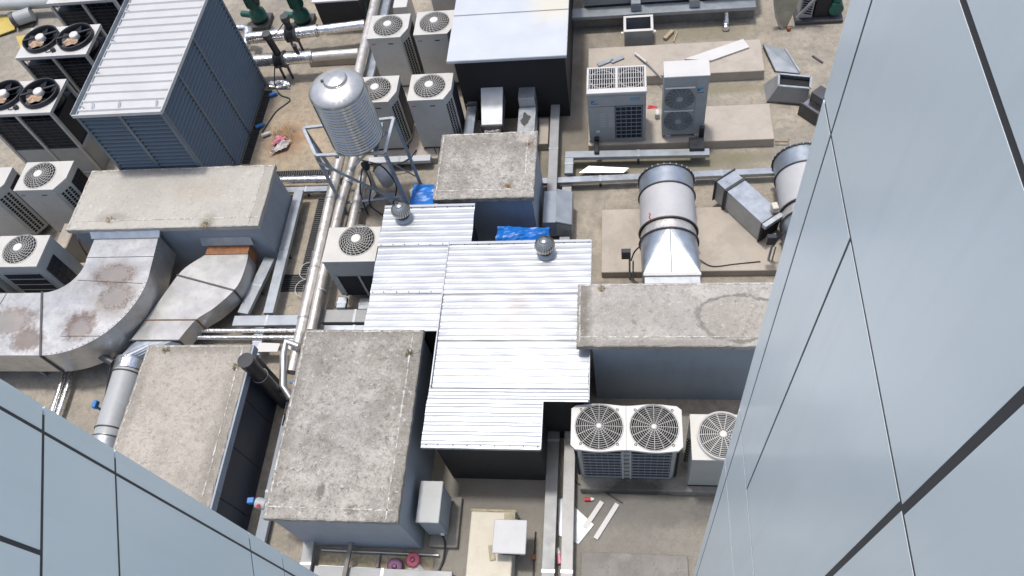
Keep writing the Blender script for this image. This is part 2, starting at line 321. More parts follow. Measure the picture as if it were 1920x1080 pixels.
class MB:
    def __init__(s):
        s.v, s.f, s.s = [], [], []

    def add(s, vs, fs, smooth=False):
        o = len(s.v)
        s.v += [tuple(x) for x in vs]
        s.f += [tuple(i + o for i in f) for f in fs]
        s.s += [smooth] * len(fs)
        return s

    def box(s, x0, x1, y0, y1, z0, z1, c=0., M=None):
        if c <= 0:
            vs = [(x, y, z) for z in (z0, z1) for y in (y0, y1) for x in (x0, x1)]
            fs = [(0, 2, 3, 1), (4, 5, 7, 6), (0, 1, 5, 4), (2, 6, 7, 3), (0, 4, 6, 2), (1, 3, 7, 5)]
        else:
            c = min(c, (x1 - x0) * .45, (y1 - y0) * .45, (z1 - z0) * .45)
            X, Y, Z = (x0, x1), (y0, y1), (z0, z1)
            vs, ix = [], {}
            for i in (0, 1):
                for j in (0, 1):
                    for k in (0, 1):
                        dx, dy, dz = (c, -c)[i], (c, -c)[j], (c, -c)[k]
                        for a, p in enumerate(((X[i], Y[j] + dy, Z[k] + dz), (X[i] + dx, Y[j], Z[k] + dz), (X[i] + dx, Y[j] + dy, Z[k]))):
                            ix[i, j, k, a] = len(vs)
                            vs.append(p)
            fs = []
            for i in (0, 1):
                q = [ix[i, 0, 0, 0], ix[i, 0, 1, 0], ix[i, 1, 1, 0], ix[i, 1, 0, 0]]
                fs.append(q if i == 0 else q[::-1])
                q = [ix[0, i, 0, 1], ix[1, i, 0, 1], ix[1, i, 1, 1], ix[0, i, 1, 1]]
                fs.append(q if i == 0 else q[::-1])
                q = [ix[0, 0, i, 2], ix[0, 1, i, 2], ix[1, 1, i, 2], ix[1, 0, i, 2]]
                fs.append(q if i == 0 else q[::-1])
            for a in (0, 1):
                for b in (0, 1):
                    fs.append((ix[0, a, b, 1], ix[1, a, b, 1], ix[1, a, b, 2], ix[0, a, b, 2]))
                    fs.append((ix[a, 0, b, 0], ix[a, 1, b, 0], ix[a, 1, b, 2], ix[a, 0, b, 2]))
                    fs.append((ix[a, b, 0, 0], ix[a, b, 1, 0], ix[a, b, 1, 1], ix[a, b, 0, 1]))
            for i in (0, 1):
                for j in (0, 1):
                    for k in (0, 1):
                        fs.append((ix[i, j, k, 0], ix[i, j, k, 1], ix[i, j, k, 2]))
        if M:
            vs = [M @ Vector(p) for p in vs]
        return s.add(vs, fs)

    def obox(s, cx, cy, cz, sx, sy, sz, rz=0., c=0., rx=0., ry=0.):
        M = Matrix.Translation((cx, cy, cz)) @ Matrix.Rotation(rz, 4, 'Z') @ Matrix.Rotation(ry, 4, 'Y') @ Matrix.Rotation(rx, 4, 'X')
        return s.box(-sx / 2, sx / 2, -sy / 2, sy / 2, -sz / 2, sz / 2, c, M)

    def bar(s, p0, p1, w, h=None, c=0.):
        p0, p1 = Vector(p0), Vector(p1)
        d = p1 - p0
        L = d.length
        q = d.to_track_quat('Y', 'Z')
        M = Matrix.Translation(p0) @ q.to_matrix().to_4x4()
        h = h or w
        return s.box(-w / 2, w / 2, 0, L, -h / 2, h / 2, c, M)

    def prism(s, poly, z0, z1):
        n = len(poly)
        vs = [(x, y, z0) for x, y in poly] + [(x, y, z1) for x, y in poly]
        fs = [tuple(range(n))[::-1], tuple(range(n, 2 * n))] + [(i, (i + 1) % n, n + (i + 1) % n, n + i) for i in range(n)]
        return s.add(vs, fs)

    def cyl(s, p0, p1, r0, r1=None, n=20, caps=True):
        r1 = r0 if r1 is None else r1
        p0, p1 = Vector(p0), Vector(p1)
        q = (p1 - p0).to_track_quat('Z', 'Y')
        cs = [q @ Vector((math.cos(2 * math.pi * i / n), math.sin(2 * math.pi * i / n), 0)) for i in range(n)]
        a = [p0 + c * r0 for c in cs]
        b = [p1 + c * r1 for c in cs]
        s.add(a + b, [(i, (i + 1) % n, n + (i + 1) % n, n + i) for i in range(n)], True)
        if caps:
            s.add(a, [tuple(range(n))[::-1]])
            s.add(b, [tuple(range(n))])
        return s

    def tube(s, pts, r, n=10, caps=True):
        pts = [Vector(p) for p in pts]
        vs = []
        for i, p in enumerate(pts):
            t = (pts[min(i + 1, len(pts) - 1)] - pts[max(i - 1, 0)]).normalized()
            q = t.to_track_quat('Z', 'Y')
            rr = r[i] if isinstance(r, (list, tuple)) else r
            vs += [p + q @ Vector((math.cos(2 * math.pi * k / n), math.sin(2 * math.pi * k / n), 0)) * rr for k in range(n)]
        fs = []
        for i in range(len(pts) - 1):
            fs += [(i * n + k, i * n + (k + 1) % n, (i + 1) * n + (k + 1) % n, (i + 1) * n + k) for k in range(n)]
        s.add(vs, fs, True)
        if caps:
            s.add(vs[:n], [tuple(range(n))[::-1]])
            s.add(vs[-n:], [tuple(range(n))])
        return s

    def ring(s, c, R_, r, n=40, m=4, axis='Z'):
        vs = []
        for i in range(n):
            a = 2 * math.pi * i / n
            for k in range(m):
                b = 2 * math.pi * k / m
                rr = R_ + r * math.cos(b)
                u, v, w = rr * math.cos(a), rr * math.sin(a), r * math.sin(b)
                p = (u, v, w) if axis == 'Z' else (u, w, v)
                vs.append((c[0] + p[0], c[1] + p[1], c[2] + p[2]))
        fs = [(i * m + k, ((i + 1) % n) * m + k, ((i + 1) % n) * m + (k + 1) % m, i * m + (k + 1) % m) for i in range(n) for k in range(m)]
        return s.add(vs, fs, True)

    def lathe(s, prof, c=(0, 0, 0), n=32, M=None):
        vs = []
        for r, z in prof:
            vs += [Vector((c[0] + r * math.cos(2 * math.pi * i / n), c[1] + r * math.sin(2 * math.pi * i / n), c[2] + z)) for i in range(n)]
        if M:
            vs = [M @ p for p in vs]
        fs = [(j * n + i, j * n + (i + 1) % n, (j + 1) * n + (i + 1) % n, (j + 1) * n + i) for j in range(len(prof) - 1) for i in range(n)]
        return s.add(vs, fs, True)

    def sheet(s, poly, t):
        """thin plate: polygon of 3-D corners, thickness t downwards"""
        n = len(poly)
        vs = [Vector(p) for p in poly] + [Vector(p) - Vector((0, 0, t)) for p in poly]
        fs = [tuple(range(n)), tuple(range(n, 2 * n))[::-1]] + [(i, n + i, n + (i + 1) % n, (i + 1) % n) for i in range(n)]
        return s.add(vs, fs)

    def strip(s, left, right, z0, z1):
        """duct between two edge lines in plan"""
        n = len(left)
        vs = [(x, y, z1) for x, y in left] + [(x, y, z1) for x, y in right] + [(x, y, z0) for x, y in left] + [(x, y, z0) for x, y in right]
        top = [(i, i + 1, n + i + 1, n + i) for i in range(n - 1)]
        bot = [tuple(x + 2 * n for x in f)[::-1] for f in top]
        s.add(vs, top + bot)
        s.add(vs, [(i, 2 * n + i, 2 * n + i + 1, i + 1) for i in range(n - 1)] + [(n + i, n + i + 1, 3 * n + i + 1, 3 * n + i) for i in range(n - 1)], True)
        s.add(vs, [(0, n, 3 * n, 2 * n), (n - 1, 3 * n - 1, 4 * n - 1, 2 * n - 1)])
        return s

    def build(s, name, m, parent=None, org=None, kind=None, label=None):
        o0 = Vector(ORG[parent.name]) if parent is not None else Vector(org or (0, 0, 0))
        me = bpy.data.meshes.new(name)
        me.from_pydata([tuple(Vector(p) - o0) for p in s.v], [], s.f)
        me.polygons.foreach_set('use_smooth', s.s)
        me.validate()
        bm = bmesh.new()
        bm.from_mesh(me)
        bmesh.ops.recalc_face_normals(bm, faces=bm.faces)
        bm.to_mesh(me)
        bm.free()
        me.materials.append(MT[m] if isinstance(m, str) else m)
        o = bpy.data.objects.new(name, me)
        C.objects.link(o)
        if parent is not None:
            o.parent = parent
        else:
            o.location = o0
        ORG[o.name] = tuple(o0)
        if kind:
            o['kind'] = kind
        if label:
            o['label'] = label
        return o

def tag(o, label, cat, group=None):
    o['label'] = label
    o['category'] = cat
    if group:
        o['group'] = group
    return o

def thing(name, label, cat, loc=(0, 0, 0), group=None):
    o = bpy.data.objects.new(name, None)
    o.empty_display_size = .2
    C.objects.link(o)
    o.location = loc
    ORG[o.name] = tuple(loc)
    return tag(o, label, cat, group)

def single(mb, name, m, label, cat, group=None):
    xs, ys, zs = zip(*mb.v)
    o = mb.build(name, m, None, ((min(xs) + max(xs)) / 2, (min(ys) + max(ys)) / 2, min(zs)))
    return tag(o, label, cat, group)

def copy_tree(o, loc, label=None, group=None, rz=None):
    def rec(a, p):
        c = a.copy()
        C.objects.link(c)
        c.parent = p
        for ch in a.children:
            rec(ch, c)
        return c
    r = rec(o, None)
    r.location = loc
    ORG[r.name] = tuple(loc)
    if rz is not None:
        r.rotation_euler.z = rz
    if label:
        r['label'] = label
    if group:
        r['group'] = group
    return r

def inst(src, parent, offset, name=None):
    """a further piece that shares its mesh"""
    o = src.copy()
    C.objects.link(o)
    o.name = name or src.name
    o.parent = parent
    o.location = offset
    return o

def structure(o):
    o['kind'] = 'structure'
    return o

def text(s, size, m, parent, M, name='lettering'):
    cu = bpy.data.curves.new('t', 'FONT')
    cu.body = s
    cu.size = size
    cu.extrude = .002
    to = bpy.data.objects.new('t', cu)
    C.objects.link(to)
    bpy.context.view_layer.update()
    me = bpy.data.meshes.new_from_object(to.evaluated_get(bpy.context.evaluated_depsgraph_get()))
    bpy.data.objects.remove(to)
    me.materials.clear()
    me.materials.append(MT[m])
    me.transform(M)
    o = bpy.data.objects.new(name, me)
    C.objects.link(o)
    o.parent = parent
    return o

def arc(cx, cy, r, a0, a1, n=8):
    return [(cx + r * math.cos(R(a0 + (a1 - a0) * i / n)), cy + r * math.sin(R(a0 + (a1 - a0) * i / n))) for i in range(n + 1)]

def catmull(pts, k=6):
    out = []
    P = [pts[0]] + list(pts) + [pts[-1]]
    for i in range(1, len(P) - 2):
        for j in range(k):
            t = j / k
            out.append(tuple(.5 * ((2 * b) + (-a + c) * t + (2 * a - 5 * b + 4 * c - d) * t * t + (-a + 3 * b - 3 * c + d) * t ** 3)
                             for a, b, c, d in zip(P[i - 1], P[i], P[i + 1], P[i + 2])))
    out.append(tuple(pts[-1]))
    return out

# ================================================================ SETTING
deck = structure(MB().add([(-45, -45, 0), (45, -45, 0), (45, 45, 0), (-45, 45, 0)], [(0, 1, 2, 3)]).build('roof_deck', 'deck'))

# ---- clad wings of the building on both sides of the camera
def wing(label, origin, ang, s_lo, s_hi, rows, zb, zt, depth, sg, lean=0.):
    """wall plane: local x runs along the wall away from the camera, the inside lies towards local y * sg; rows = [(z0, z1, [(s0, s1, lean0, lean1), ...])]"""
    t = thing('clad_building_wing', label, 'building', (origin[0], origin[1], zb))
    M = Matrix.Translation((origin[0], origin[1], 0)) @ Matrix.Rotation(ang, 4, 'Z')
    def add(s0, s1, y0, y1, z0, z1, l0, l1, name, m):
        vs = [M @ Vector((s + (l * (z - 6.) if l else 0), y * sg, z)) for z in (z0, z1) for y in (y0, y1) for s, l in ((s0, l0), (s1, l1))]
        fs = [(0, 2, 3, 1), (4, 5, 7, 6), (0, 1, 5, 4), (2, 6, 7, 3), (0, 4, 6, 2), (1, 3, 7, 5)]
        return MB().add(vs, fs).build(name, m, t)
    add(s_lo, s_hi - .03, .0015, depth, zb, zt, 0, lean, 'backing_wall', 'gasket')
    for z0, z1, cols in rows:
        for s0, s1, l0, l1 in cols:
            add(s0, s1, 0, .022, z0, z1, l0, l1, 'cladding_panel', 'clad')
    # the narrow end face at the outer corner
    for z0, z1, cols in rows:
        add(s_hi - .026, s_hi, .026, depth, z0, z1, lean, lean, 'end_panel', 'clad')
    return t

LN, LA = .031, .0195
E0, A0 = 2.81, 2.62                    # outer edge and first joint at z = 6
def rrow(z0, z1, *cuts):
    """cuts: joints between the first joint A and the camera side, as (y, half width)"""
    cols = [(A0 + .010, E0, LA, LN)]
    hi, hl = A0 - .010, LA
    for y, w in cuts:
        cols.append((y + w, hi, 0, hl))
        hi, hl = y - w, 0
    cols.append((-2.2, hi, 0, hl))
    return (z0, z1, cols)
RZ = 90
wing('large pale blue metal panel wall filling the right edge', (1.0, 0), R(90), -2.2, E0,
     [rrow(-.5, 5.885), rrow(5.912, 7.185), rrow(7.215, 10.932, (2.10, .011), (.9, .018)), rrow(10.956, 12.282, (.88, .020)), rrow(12.318, 19.)],
     -.5, 19., 2.5, -1, LN)
def lrow(z0, z1, *cuts):
    cols = [(1.307, 1.39, 0, 0)]
    hi = 1.294
    for y, w in cuts:
        cols.append((y + w, hi, 0, 0))
        hi = y - w
    cols.append((-1.5, hi, 0, 0))
    return (z0, z1, cols)
wing('pale blue metal panel wall cutting across the lower left corner', (-1.208, -.480), R(111.69), -1.5, 1.39,
     [lrow(-.5, 10.135), lrow(10.145, 10.534), lrow(10.546, 11.633), lrow(11.646, 12.013), lrow(12.027, 19., (.936, .008))],
     -.5, 19., 2.5, 1)

# ---- low concrete-roofed plant huts
def hut(label, x0, x1, y0, y1, z, top, seam=(1, 1, 1, 1), inset=.13, wallmat='wall', wx0=None, t=.13):
    h = thing('concrete_roof_hut', label, 'building', ((x0 + x1) / 2, (y0 + y1) / 2, 0), 'plant huts with flat concrete roofs')
    w = .05
    MB().box((x0 + w) if wx0 is None else wx0, x1 - w, y0 + w, y1 - w, -.02, z - t).build('wall', wallmat, h)
    rim = []
    for (ax, ay), (bx_, by_) in (((x0, y0), (x1, y0)), ((x1, y0), (x1, y1)), ((x1, y1), (x0, y1)), ((x0, y1), (x0, y0))):
        k = int(max(abs(bx_ - ax), abs(by_ - ay)) / .09)
        for i in range(k):
            f = i / k
            j = 0 if i == 0 else 1
            rim.append((ax + (bx_ - ax) * f + j * random.uniform(-.007, .007), ay + (by_ - ay) * f + j * random.uniform(-.007, .007)))
    cxs, cys = (x0 + x1) / 2, (y0 + y1) / 2
    def ins(p, d):
        return (p[0] + (d if p[0] < cxs else -d) * (1 if min(abs(p[0] - x0), abs(p[0] - x1)) < .03 else 0), p[1] + (d if p[1] < cys else -d) * (1 if min(abs(p[1] - y0), abs(p[1] - y1)) < .03 else 0))
    n_ = len(rim)
    vs = [(x, y, z - t) for x, y in rim] + [(x, y, z - random.uniform(.008, .022)) for x, y in rim] + [(*ins(p, random.uniform(.010, .03)), z) for p in rim]
    sl = MB().add(vs, [tuple(range(n_))[::-1], tuple(range(2 * n_, 3 * n_))] + [(o_ + i, o_ + (i + 1) % n_, o_ + n_ + (i + 1) % n_, o_ + n_ + i) for o_ in (0, n_) for i in range(n_)]).build('roof_slab', top, h)
    zz = z + .004
    def seamline(ax, ay, bx, by):
        L = math.hypot(bx - ax, by - ay)
        n = max(2, int(L / .35))
        m = MB()
        for i in range(n):
            a, b = (i + random.uniform(0, .1)) / n, (i + 1 - random.uniform(0, .12)) / n
            j = random.uniform(-.006, .006)
            p, q = (ax + (bx - ax) * a + j, ay + (by - ay) * a + j), (ax + (bx - ax) * b + j, ay + (by - ay) * b - j)
            m.bar((p[0], p[1], z + .001), (q[0], q[1], z + .001), random.uniform(.014, .03), .012)
        m.build('edge_seam', 'seam', sl)
    i = inset
    if seam[0]: seamline(x0 + .03, y0 + i, x1 - .03, y0 + i)
    if seam[1]: seamline(x1 - i, y0 + .03, x1 - i, y1 - .03)
    if seam[2]: seamline(x0 + .03, y1 - .04, x1 - .03, y1 - .04)
    if seam[3]: seamline(x0 + .05, y0 + .03, x0 + .05, y1 - .03)
    return h
hA = hut('low hut with the palest long flat roof, beside the blue louvred box', -12.03, -7.60, 9.2, 10.86, 1.5, 'slab_pale', inset=.22)
hB = hut('small hut with square mottled concrete roof below the black box', -3.80, -1.77, 9.45, 11.17, 1.9, 'slab_mid', inset=.2)
hC = hut('hut with long grey concrete roof standing between black wall and silver roof', -5.80, -3.57, 3.04, 6.46, 2.0, 'slab_grey', inset=.19)
hD = hut('hut with stained concrete roof running under the right panel wall', -.83, 4.2, 5.97, 7.19, 2.3, 'slab_stained', inset=.17, wx0=-.57, seam=(1, 0, 1, 1))
hE = hut('hut with warm grey roof and black panelled side at lower left', -9.10, -6.97, 1.6, 6.36, 1.6, 'slab_warm', inset=.17)
# grey capping and black acoustic panels on the long side of the last hut
for k in range(5):
    y0 = 1.7 + k * .92
    MB().box(-7.018, -6.985, y0 + .006, y0 + .914, .02, 1.44, .004).build('acoustic_panel', 'navy', hE)
MB().box(-6.968, -6.93, 1.6, 6.36, 1.40, 1.585, .004).build('edge_capping', 'wall', hE)

# ---- equipment pads and plinths of cast concrete
def pad(label, x0, x1, y0, y1, z, m='pad', name='concrete_pad'):
    return single(MB().box(x0, x1, y0, y1, -.02, z, .012), name, m, label, 'concrete pad', 'cast concrete equipment pads')
pad('long concrete pad carrying a white board, farthest row on the right', -.86, 3.29, 14.27, 15.34, .28)
pad('concrete pad under the two grey logo condensers', -.82, 3.30, 12.17, 13.24, .25)
pad('concrete pad under the round fan duct and tilted square duct', -.50, 4.6, 8.75, 10.37, .2)
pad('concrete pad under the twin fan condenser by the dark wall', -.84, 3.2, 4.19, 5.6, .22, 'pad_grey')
pad('grey concrete pad at the bottom edge beside the right panel wall', -.81, .985, 1.2, 3.14, .1, 'pad_grey')
pad('tan concrete pad under the four fan condensers', -6.1, -4.35, 12.0, 15.3, .2)

# ================================================================ ENCLOSURES
def ribbed(m, x0, x1, y0, y1, z, pitch=.155, h=.010, rib=.05, seg=.12, jit=.0022, slope=0., th=.012):
    """profiled sheet, ribs along x"""
    ny = max(1, int(round((y1 - y0) / pitch)))
    prof = [(y0, 0.)]
    p = (y1 - y0) / ny
    for i in range(ny):
        c = y0 + (i + .5) * p
        prof += [(c - rib * .8, 0.), (c - rib * .35, h), (c + rib * .35, h), (c + rib * .8, 0.)]
    prof.append((y1, 0.))
    nx = max(2, int((x1 - x0) / seg))
    vs = []
    for k in (0, 1):
        for i in range(nx + 1):
            x = x0 + (x1 - x0) * i / nx
            for j, (y, dz) in enumerate(prof):
                if i in (0, nx):
                    x = (x0 if i == 0 else x1) + .006 * math.sin(3.7 * y + i) + .004 * math.sin(11. * y)
                vs.append((x, y, z + dz - k * th + slope * (y - y0) + (jit * (math.sin(2.3 * x + 1.9 * y + y0) + .6 * math.sin(5.1 * x - 3.3 * y) + .5 * math.sin(9.0 * x + 11. * y)) if k == 0 else -jit)))
    n = len(prof)
    o = (nx + 1) * n
    fs = []
    for i in range(nx):
        for j in range(n - 1):
            a = i * n + j
            fs.append((a, a + n, a + n + 1, a + 1))
            fs.append((o + a, o + a + 1, o + a + n + 1, o + a + n))
    for i in range(nx):
        for j in (0, n - 1):
            a = i * n + j
            fs.append((a, a + n, o + a + n, o + a))
    for j in range(n - 1):
        for i in (0, nx):
            a = i * n + j
            fs.append((a, a + 1, o + a + 1, o + a))
    m.add(vs, fs)
    return m

# silver roofed black enclosure in the middle
en = thing('acoustic_enclosure', 'stepped black enclosure under a big bright silver ribbed roof', 'enclosure', (-2.6, 6.8, 0))
MB().box(-4.6, -3.0, 8.36, 9.15, 0, 1.9).box(-4.6, -3.34, 6.50, 8.355, 0, 1.9).build('wall', 'black', en)
MB().box(-3.335, -.72, 5.22, 8.25, 0, 1.9).box(-3.2, -1.45, 4.40, 5.215, 0, 1.9).build('wall', 'black', en)
ribbed(MB(), -4.73, -2.90, 8.30, 9.26, 1.955, h=.0025, rib=.04, pitch=.13, jit=.0035).build('roof_sheet', 'silver', en)
ribbed(MB(), -4.72, -3.27, 7.25, 8.32, 1.935, h=.0025, rib=.04, pitch=.13, jit=.0035).build('roof_sheet', 'silver', en)
ribbed(MB(), -4.72, -3.27, 6.47, 7.27, 1.915, h=.0025, rib=.04, pitch=.13, jit=.0035).build('roof_sheet', 'silver', en)
ribbed(MB(), -3.31, -.625, 7.20, 8.33, 1.985, h=.0025, rib=.04, pitch=.13, jit=.0035).build('roof_sheet', 'silver', en)
ribbed(MB(), -3.32, -.625, 6.26, 7.225, 1.965, h=.0025, rib=.04, pitch=.13, jit=.0035).build('roof_sheet', 'silver', en)
ribbed(MB(), -3.34, -.63, 5.36, 6.285, 1.945, h=.0025, rib=.04, pitch=.13, jit=.0035).build('roof_sheet', 'silver', en)
m = ribbed(MB(), -3.36, -.635, 5.13, 5.385, 1.925)
ribbed(m, -3.365, -1.385, 4.30, 5.129, 1.925, h=.009, jit=.005).build('roof_sheet', 'silver', en)
for x0, x1, y, z in ((-4.73, -2.9, 9.26, 1.955), (-3.31, -.625, 8.33, 1.985)):
    MB().box(x0, x1, y - .05, y + .01, z + .004, z + .022, .004).build('ridge_flashing', 'silver', en)
MB().box(-.628, -.612, 5.13, 8.33, 1.87, 2.0, .003).build('edge_flashing', 'silver', en)
MB().box(-1.388, -1.374, 4.30, 5.125, 1.86, 1.95, .003).build('edge_flashing', 'silver', en)
MB().box(-3.37, -1.39, 4.286, 4.298, 1.87, 1.94, .003).build('edge_flashing', 'silver', en)
MB().box(-3.33, -3.305, 5.36, 8.33, 1.97, 2.012, .004).build('edge_flashing', 'silver', en)

m = MB()
for x0_, x1_, y_, z_ in ((-4.68, -2.95, 8.33, 1.96), (-4.68, -3.32, 7.28, 1.94), (-3.25, -.68, 7.23, 1.972), (-3.27, -.68, 6.29, 1.952), (-3.28, -.68, 5.40, 1.932), (-3.3, -1.43, 4.34, 1.932), (-3.25, -.68, 8.28, 1.992), (-4.68, -2.95, 9.20, 1.962)):
    k_ = int((x1_ - x0_) / .22)
    for i in range(k_ + 1):
        x_ = x0_ + (x1_ - x0_) * i / k_ + random.uniform(-.02, .02)
        m.cyl((x_, y_ + random.uniform(-.006, .006), z_), (x_, y_, z_ + .012), .011, n=6)
m.build('roof_screws', 'steel_dark', en, kind='stuff')

# silver roofed black box at the top
bx = thing('acoustic_enclosure', 'tall black box with smooth pale silver roof at the top', 'enclosure', (-2.5, 14.5, 0))
MB().box(-3.78, -1.28, 13.35, 17.4, 0, 2.0).build('wall', 'black', bx)
MB().box(-3.88, -1.215, 13.13, 14.62, 2.085, 2.105, .004).build('roof_sheet', 'silver_pale', bx)
MB().box(-3.87, -1.215, 14.60, 17.6, 2.108, 2.128, .004).build('roof_sheet', 'silver_pale', bx)
MB().box(-3.88, -1.215, 13.118, 13.128, 2.03, 2.10, .003).build('edge_flashing', 'silver_pale', bx)
MB().box(-1.213, -1.20, 13.13, 17.6, 2.03, 2.125, .003).build('edge_flashing', 'black', bx)
MB().box(-3.80, -1.26, 13.3, 17.4, 2.0, 2.084).build('roof_frame', 'black', bx)

# blue louvred enclosure with white ribbed roof
X0, X1, Y0, Y1, ZT = -11.35, -9.42, 10.92, 14.98, 3.2
lv = thing('louvred_enclosure', 'big dark blue louvred enclosure with white ribbed roof', 'enclosure', ((X0 + X1) / 2, (Y0 + Y1) / 2, 0))
MB().box(X0 + .1, X1 - .1, Y0 + .1, Y1, 0, ZT - .1).build('inner_lining', 'dark', lv)
slat_m = None
def slats(axis, a, b, fixed, zs):
    """one louvre bay; every slat a piece of its own"""
    global slat_m
    L = b - a
    m = MB()
    if axis == 'x':
        m.add([(a, fixed - .012, .0), (b, fixed - .012, .0), (b, fixed + .07, .075), (a, fixed + .07, .075),
               (a, fixed - .012, .022), (b, fixed - .012, .022), (b, fixed + .07, .097), (a, fixed + .07, .097)],
              [(0, 3, 2, 1), (4, 5, 6, 7), (0, 1, 5, 4), (2, 3, 7, 6), (0, 4, 7, 3), (1, 2, 6, 5)])
    else:
        m.add([(fixed + .012, a, .0), (fixed + .012, b, .0), (fixed - .07, b, .075), (fixed - .07, a, .075),
               (fixed + .012, a, .022), (fixed + .012, b, .022), (fixed - .07, b, .097), (fixed - .07, a, .097)],
              [(0, 3, 2, 1), (4, 5, 6, 7), (0, 1, 5, 4), (2, 3, 7, 6), (0, 4, 7, 3), (1, 2, 6, 5)])
    first = m.build('slat', 'louvre', lv)
    first.location = (0, 0, zs[0])
    for z in zs[1:]:
        inst(first, lv, (0, 0, z), 'slat')
zs = [.08 + i * .118 for i in range(26)]
fx = [X0, X0 + .96, X1]
for a, b in zip(fx, fx[1:]):
    slats('x', a + .04, b - .04, Y0, zs)
ry = [Y0, Y0 + 1.14, Y0 + 2.26, Y0 + 4.02]
for a, b in zip(ry, ry[1:]):
    slats('y', a + .04, b - .04, X1, zs)
for x in fx:
    MB().box(x - .038, x + .038, Y0 - .02, Y0 + .06, 0, ZT - .03, .005).build('mullion', 'louvre_frame', lv)
for y in ry[1:]:
    MB().box(X1 - .06, X1 + .02, y - .038, y + .038, 0, ZT - .03, .005).build('mullion', 'louvre_frame', lv)
MB().box(X1 - .04, X1 + .03, Y0 - .03, Y0 + .05, 0, ZT - .03, .006).build('corner_post', 'louvre_frame', lv)
ribbed(MB(), X0 + .06, X1 + .02, Y0 - .03, Y1, ZT, pitch=.262, h=.035, rib=.05, seg=.5, jit=.002).build('roof_sheet', 'white_roof', lv)
MB().box(X0 - .04, X1 + .04, Y0 - .06, Y0 - .032, ZT - .05, ZT + .035, .004).build('edge_flashing', 'white_roof', lv)
MB().box(X1 + .022, X1 + .05, Y0 - .03, Y1, ZT - .05, ZT + .04, .004).build('edge_flashing', 'white_roof', lv)
gt = MB().box(X0 - .06, X0 - .045, Y0 - .05, Y1, ZT - .05, ZT + .06).box(X0 + .045, X0 + .06, Y0 - .05, Y1, ZT - .05, ZT + .03).box(X0 - .045, X0 + .045, Y0 - .05, Y1, ZT - .05, ZT - .035)
gt.build('gutter', 'galv', lv)
for k in range(5):
    y = Y0 + .25 + k * 1.0
    MB().bar((X0 + .05, y, ZT + .045), (X0 + .17, y - .1, ZT + .05), .02, .01).build('gutter_clip', 'galv', lv)
for x in (-11.02, -10.42, -9.58):
    MB().bar((x, Y0 + .30, ZT + .055), (x + .06, Y0 + .10, ZT + .06), .022, .012).build('roof_bracket', 'galv', lv)

# ================================================================ FAN PARTS
def hole_plate(m, poly, cx, cy, r, z, n=48):
    """flat plate with a round hole"""
    angs = sorted({round(2 * math.pi * i / n, 6) for i in range(n)} | {round(math.atan2(y - cy, x - cx) % (2 * math.pi), 6) for x, y in poly})
    outer = []
    for a in angs:
        d = (math.cos(a), math.sin(a))
        best = None
        for i in range(len(poly)):
            (x1, y1), (x2, y2) = poly[i], poly[(i + 1) % len(poly)]
            ex, ey = x2 - x1, y2 - y1
            den = d[0] * ey - d[1] * ex
            if abs(den) < 1e-9:
                continue
            t = ((x1 - cx) * ey - (y1 - cy) * ex) / den
            u = ((x1 - cx) * d[1] - (y1 - cy) * d[0]) / den
            if t > 0 and -1e-6 <= u <= 1 + 1e-6 and (best is None or t < best):
                best = t
        outer.append((cx + d[0] * best, cy + d[1] * best, z))
    k = len(angs)
    inner = [(cx + r * math.cos(a), cy + r * math.sin(a), z) for a in angs]
    low = [(x, y, z - .3) for x, y, _ in inner]
    m.add(outer + inner, [(i, (i + 1) % k, k + (i + 1) % k, k + i) for i in range(k)])
    return inner, low

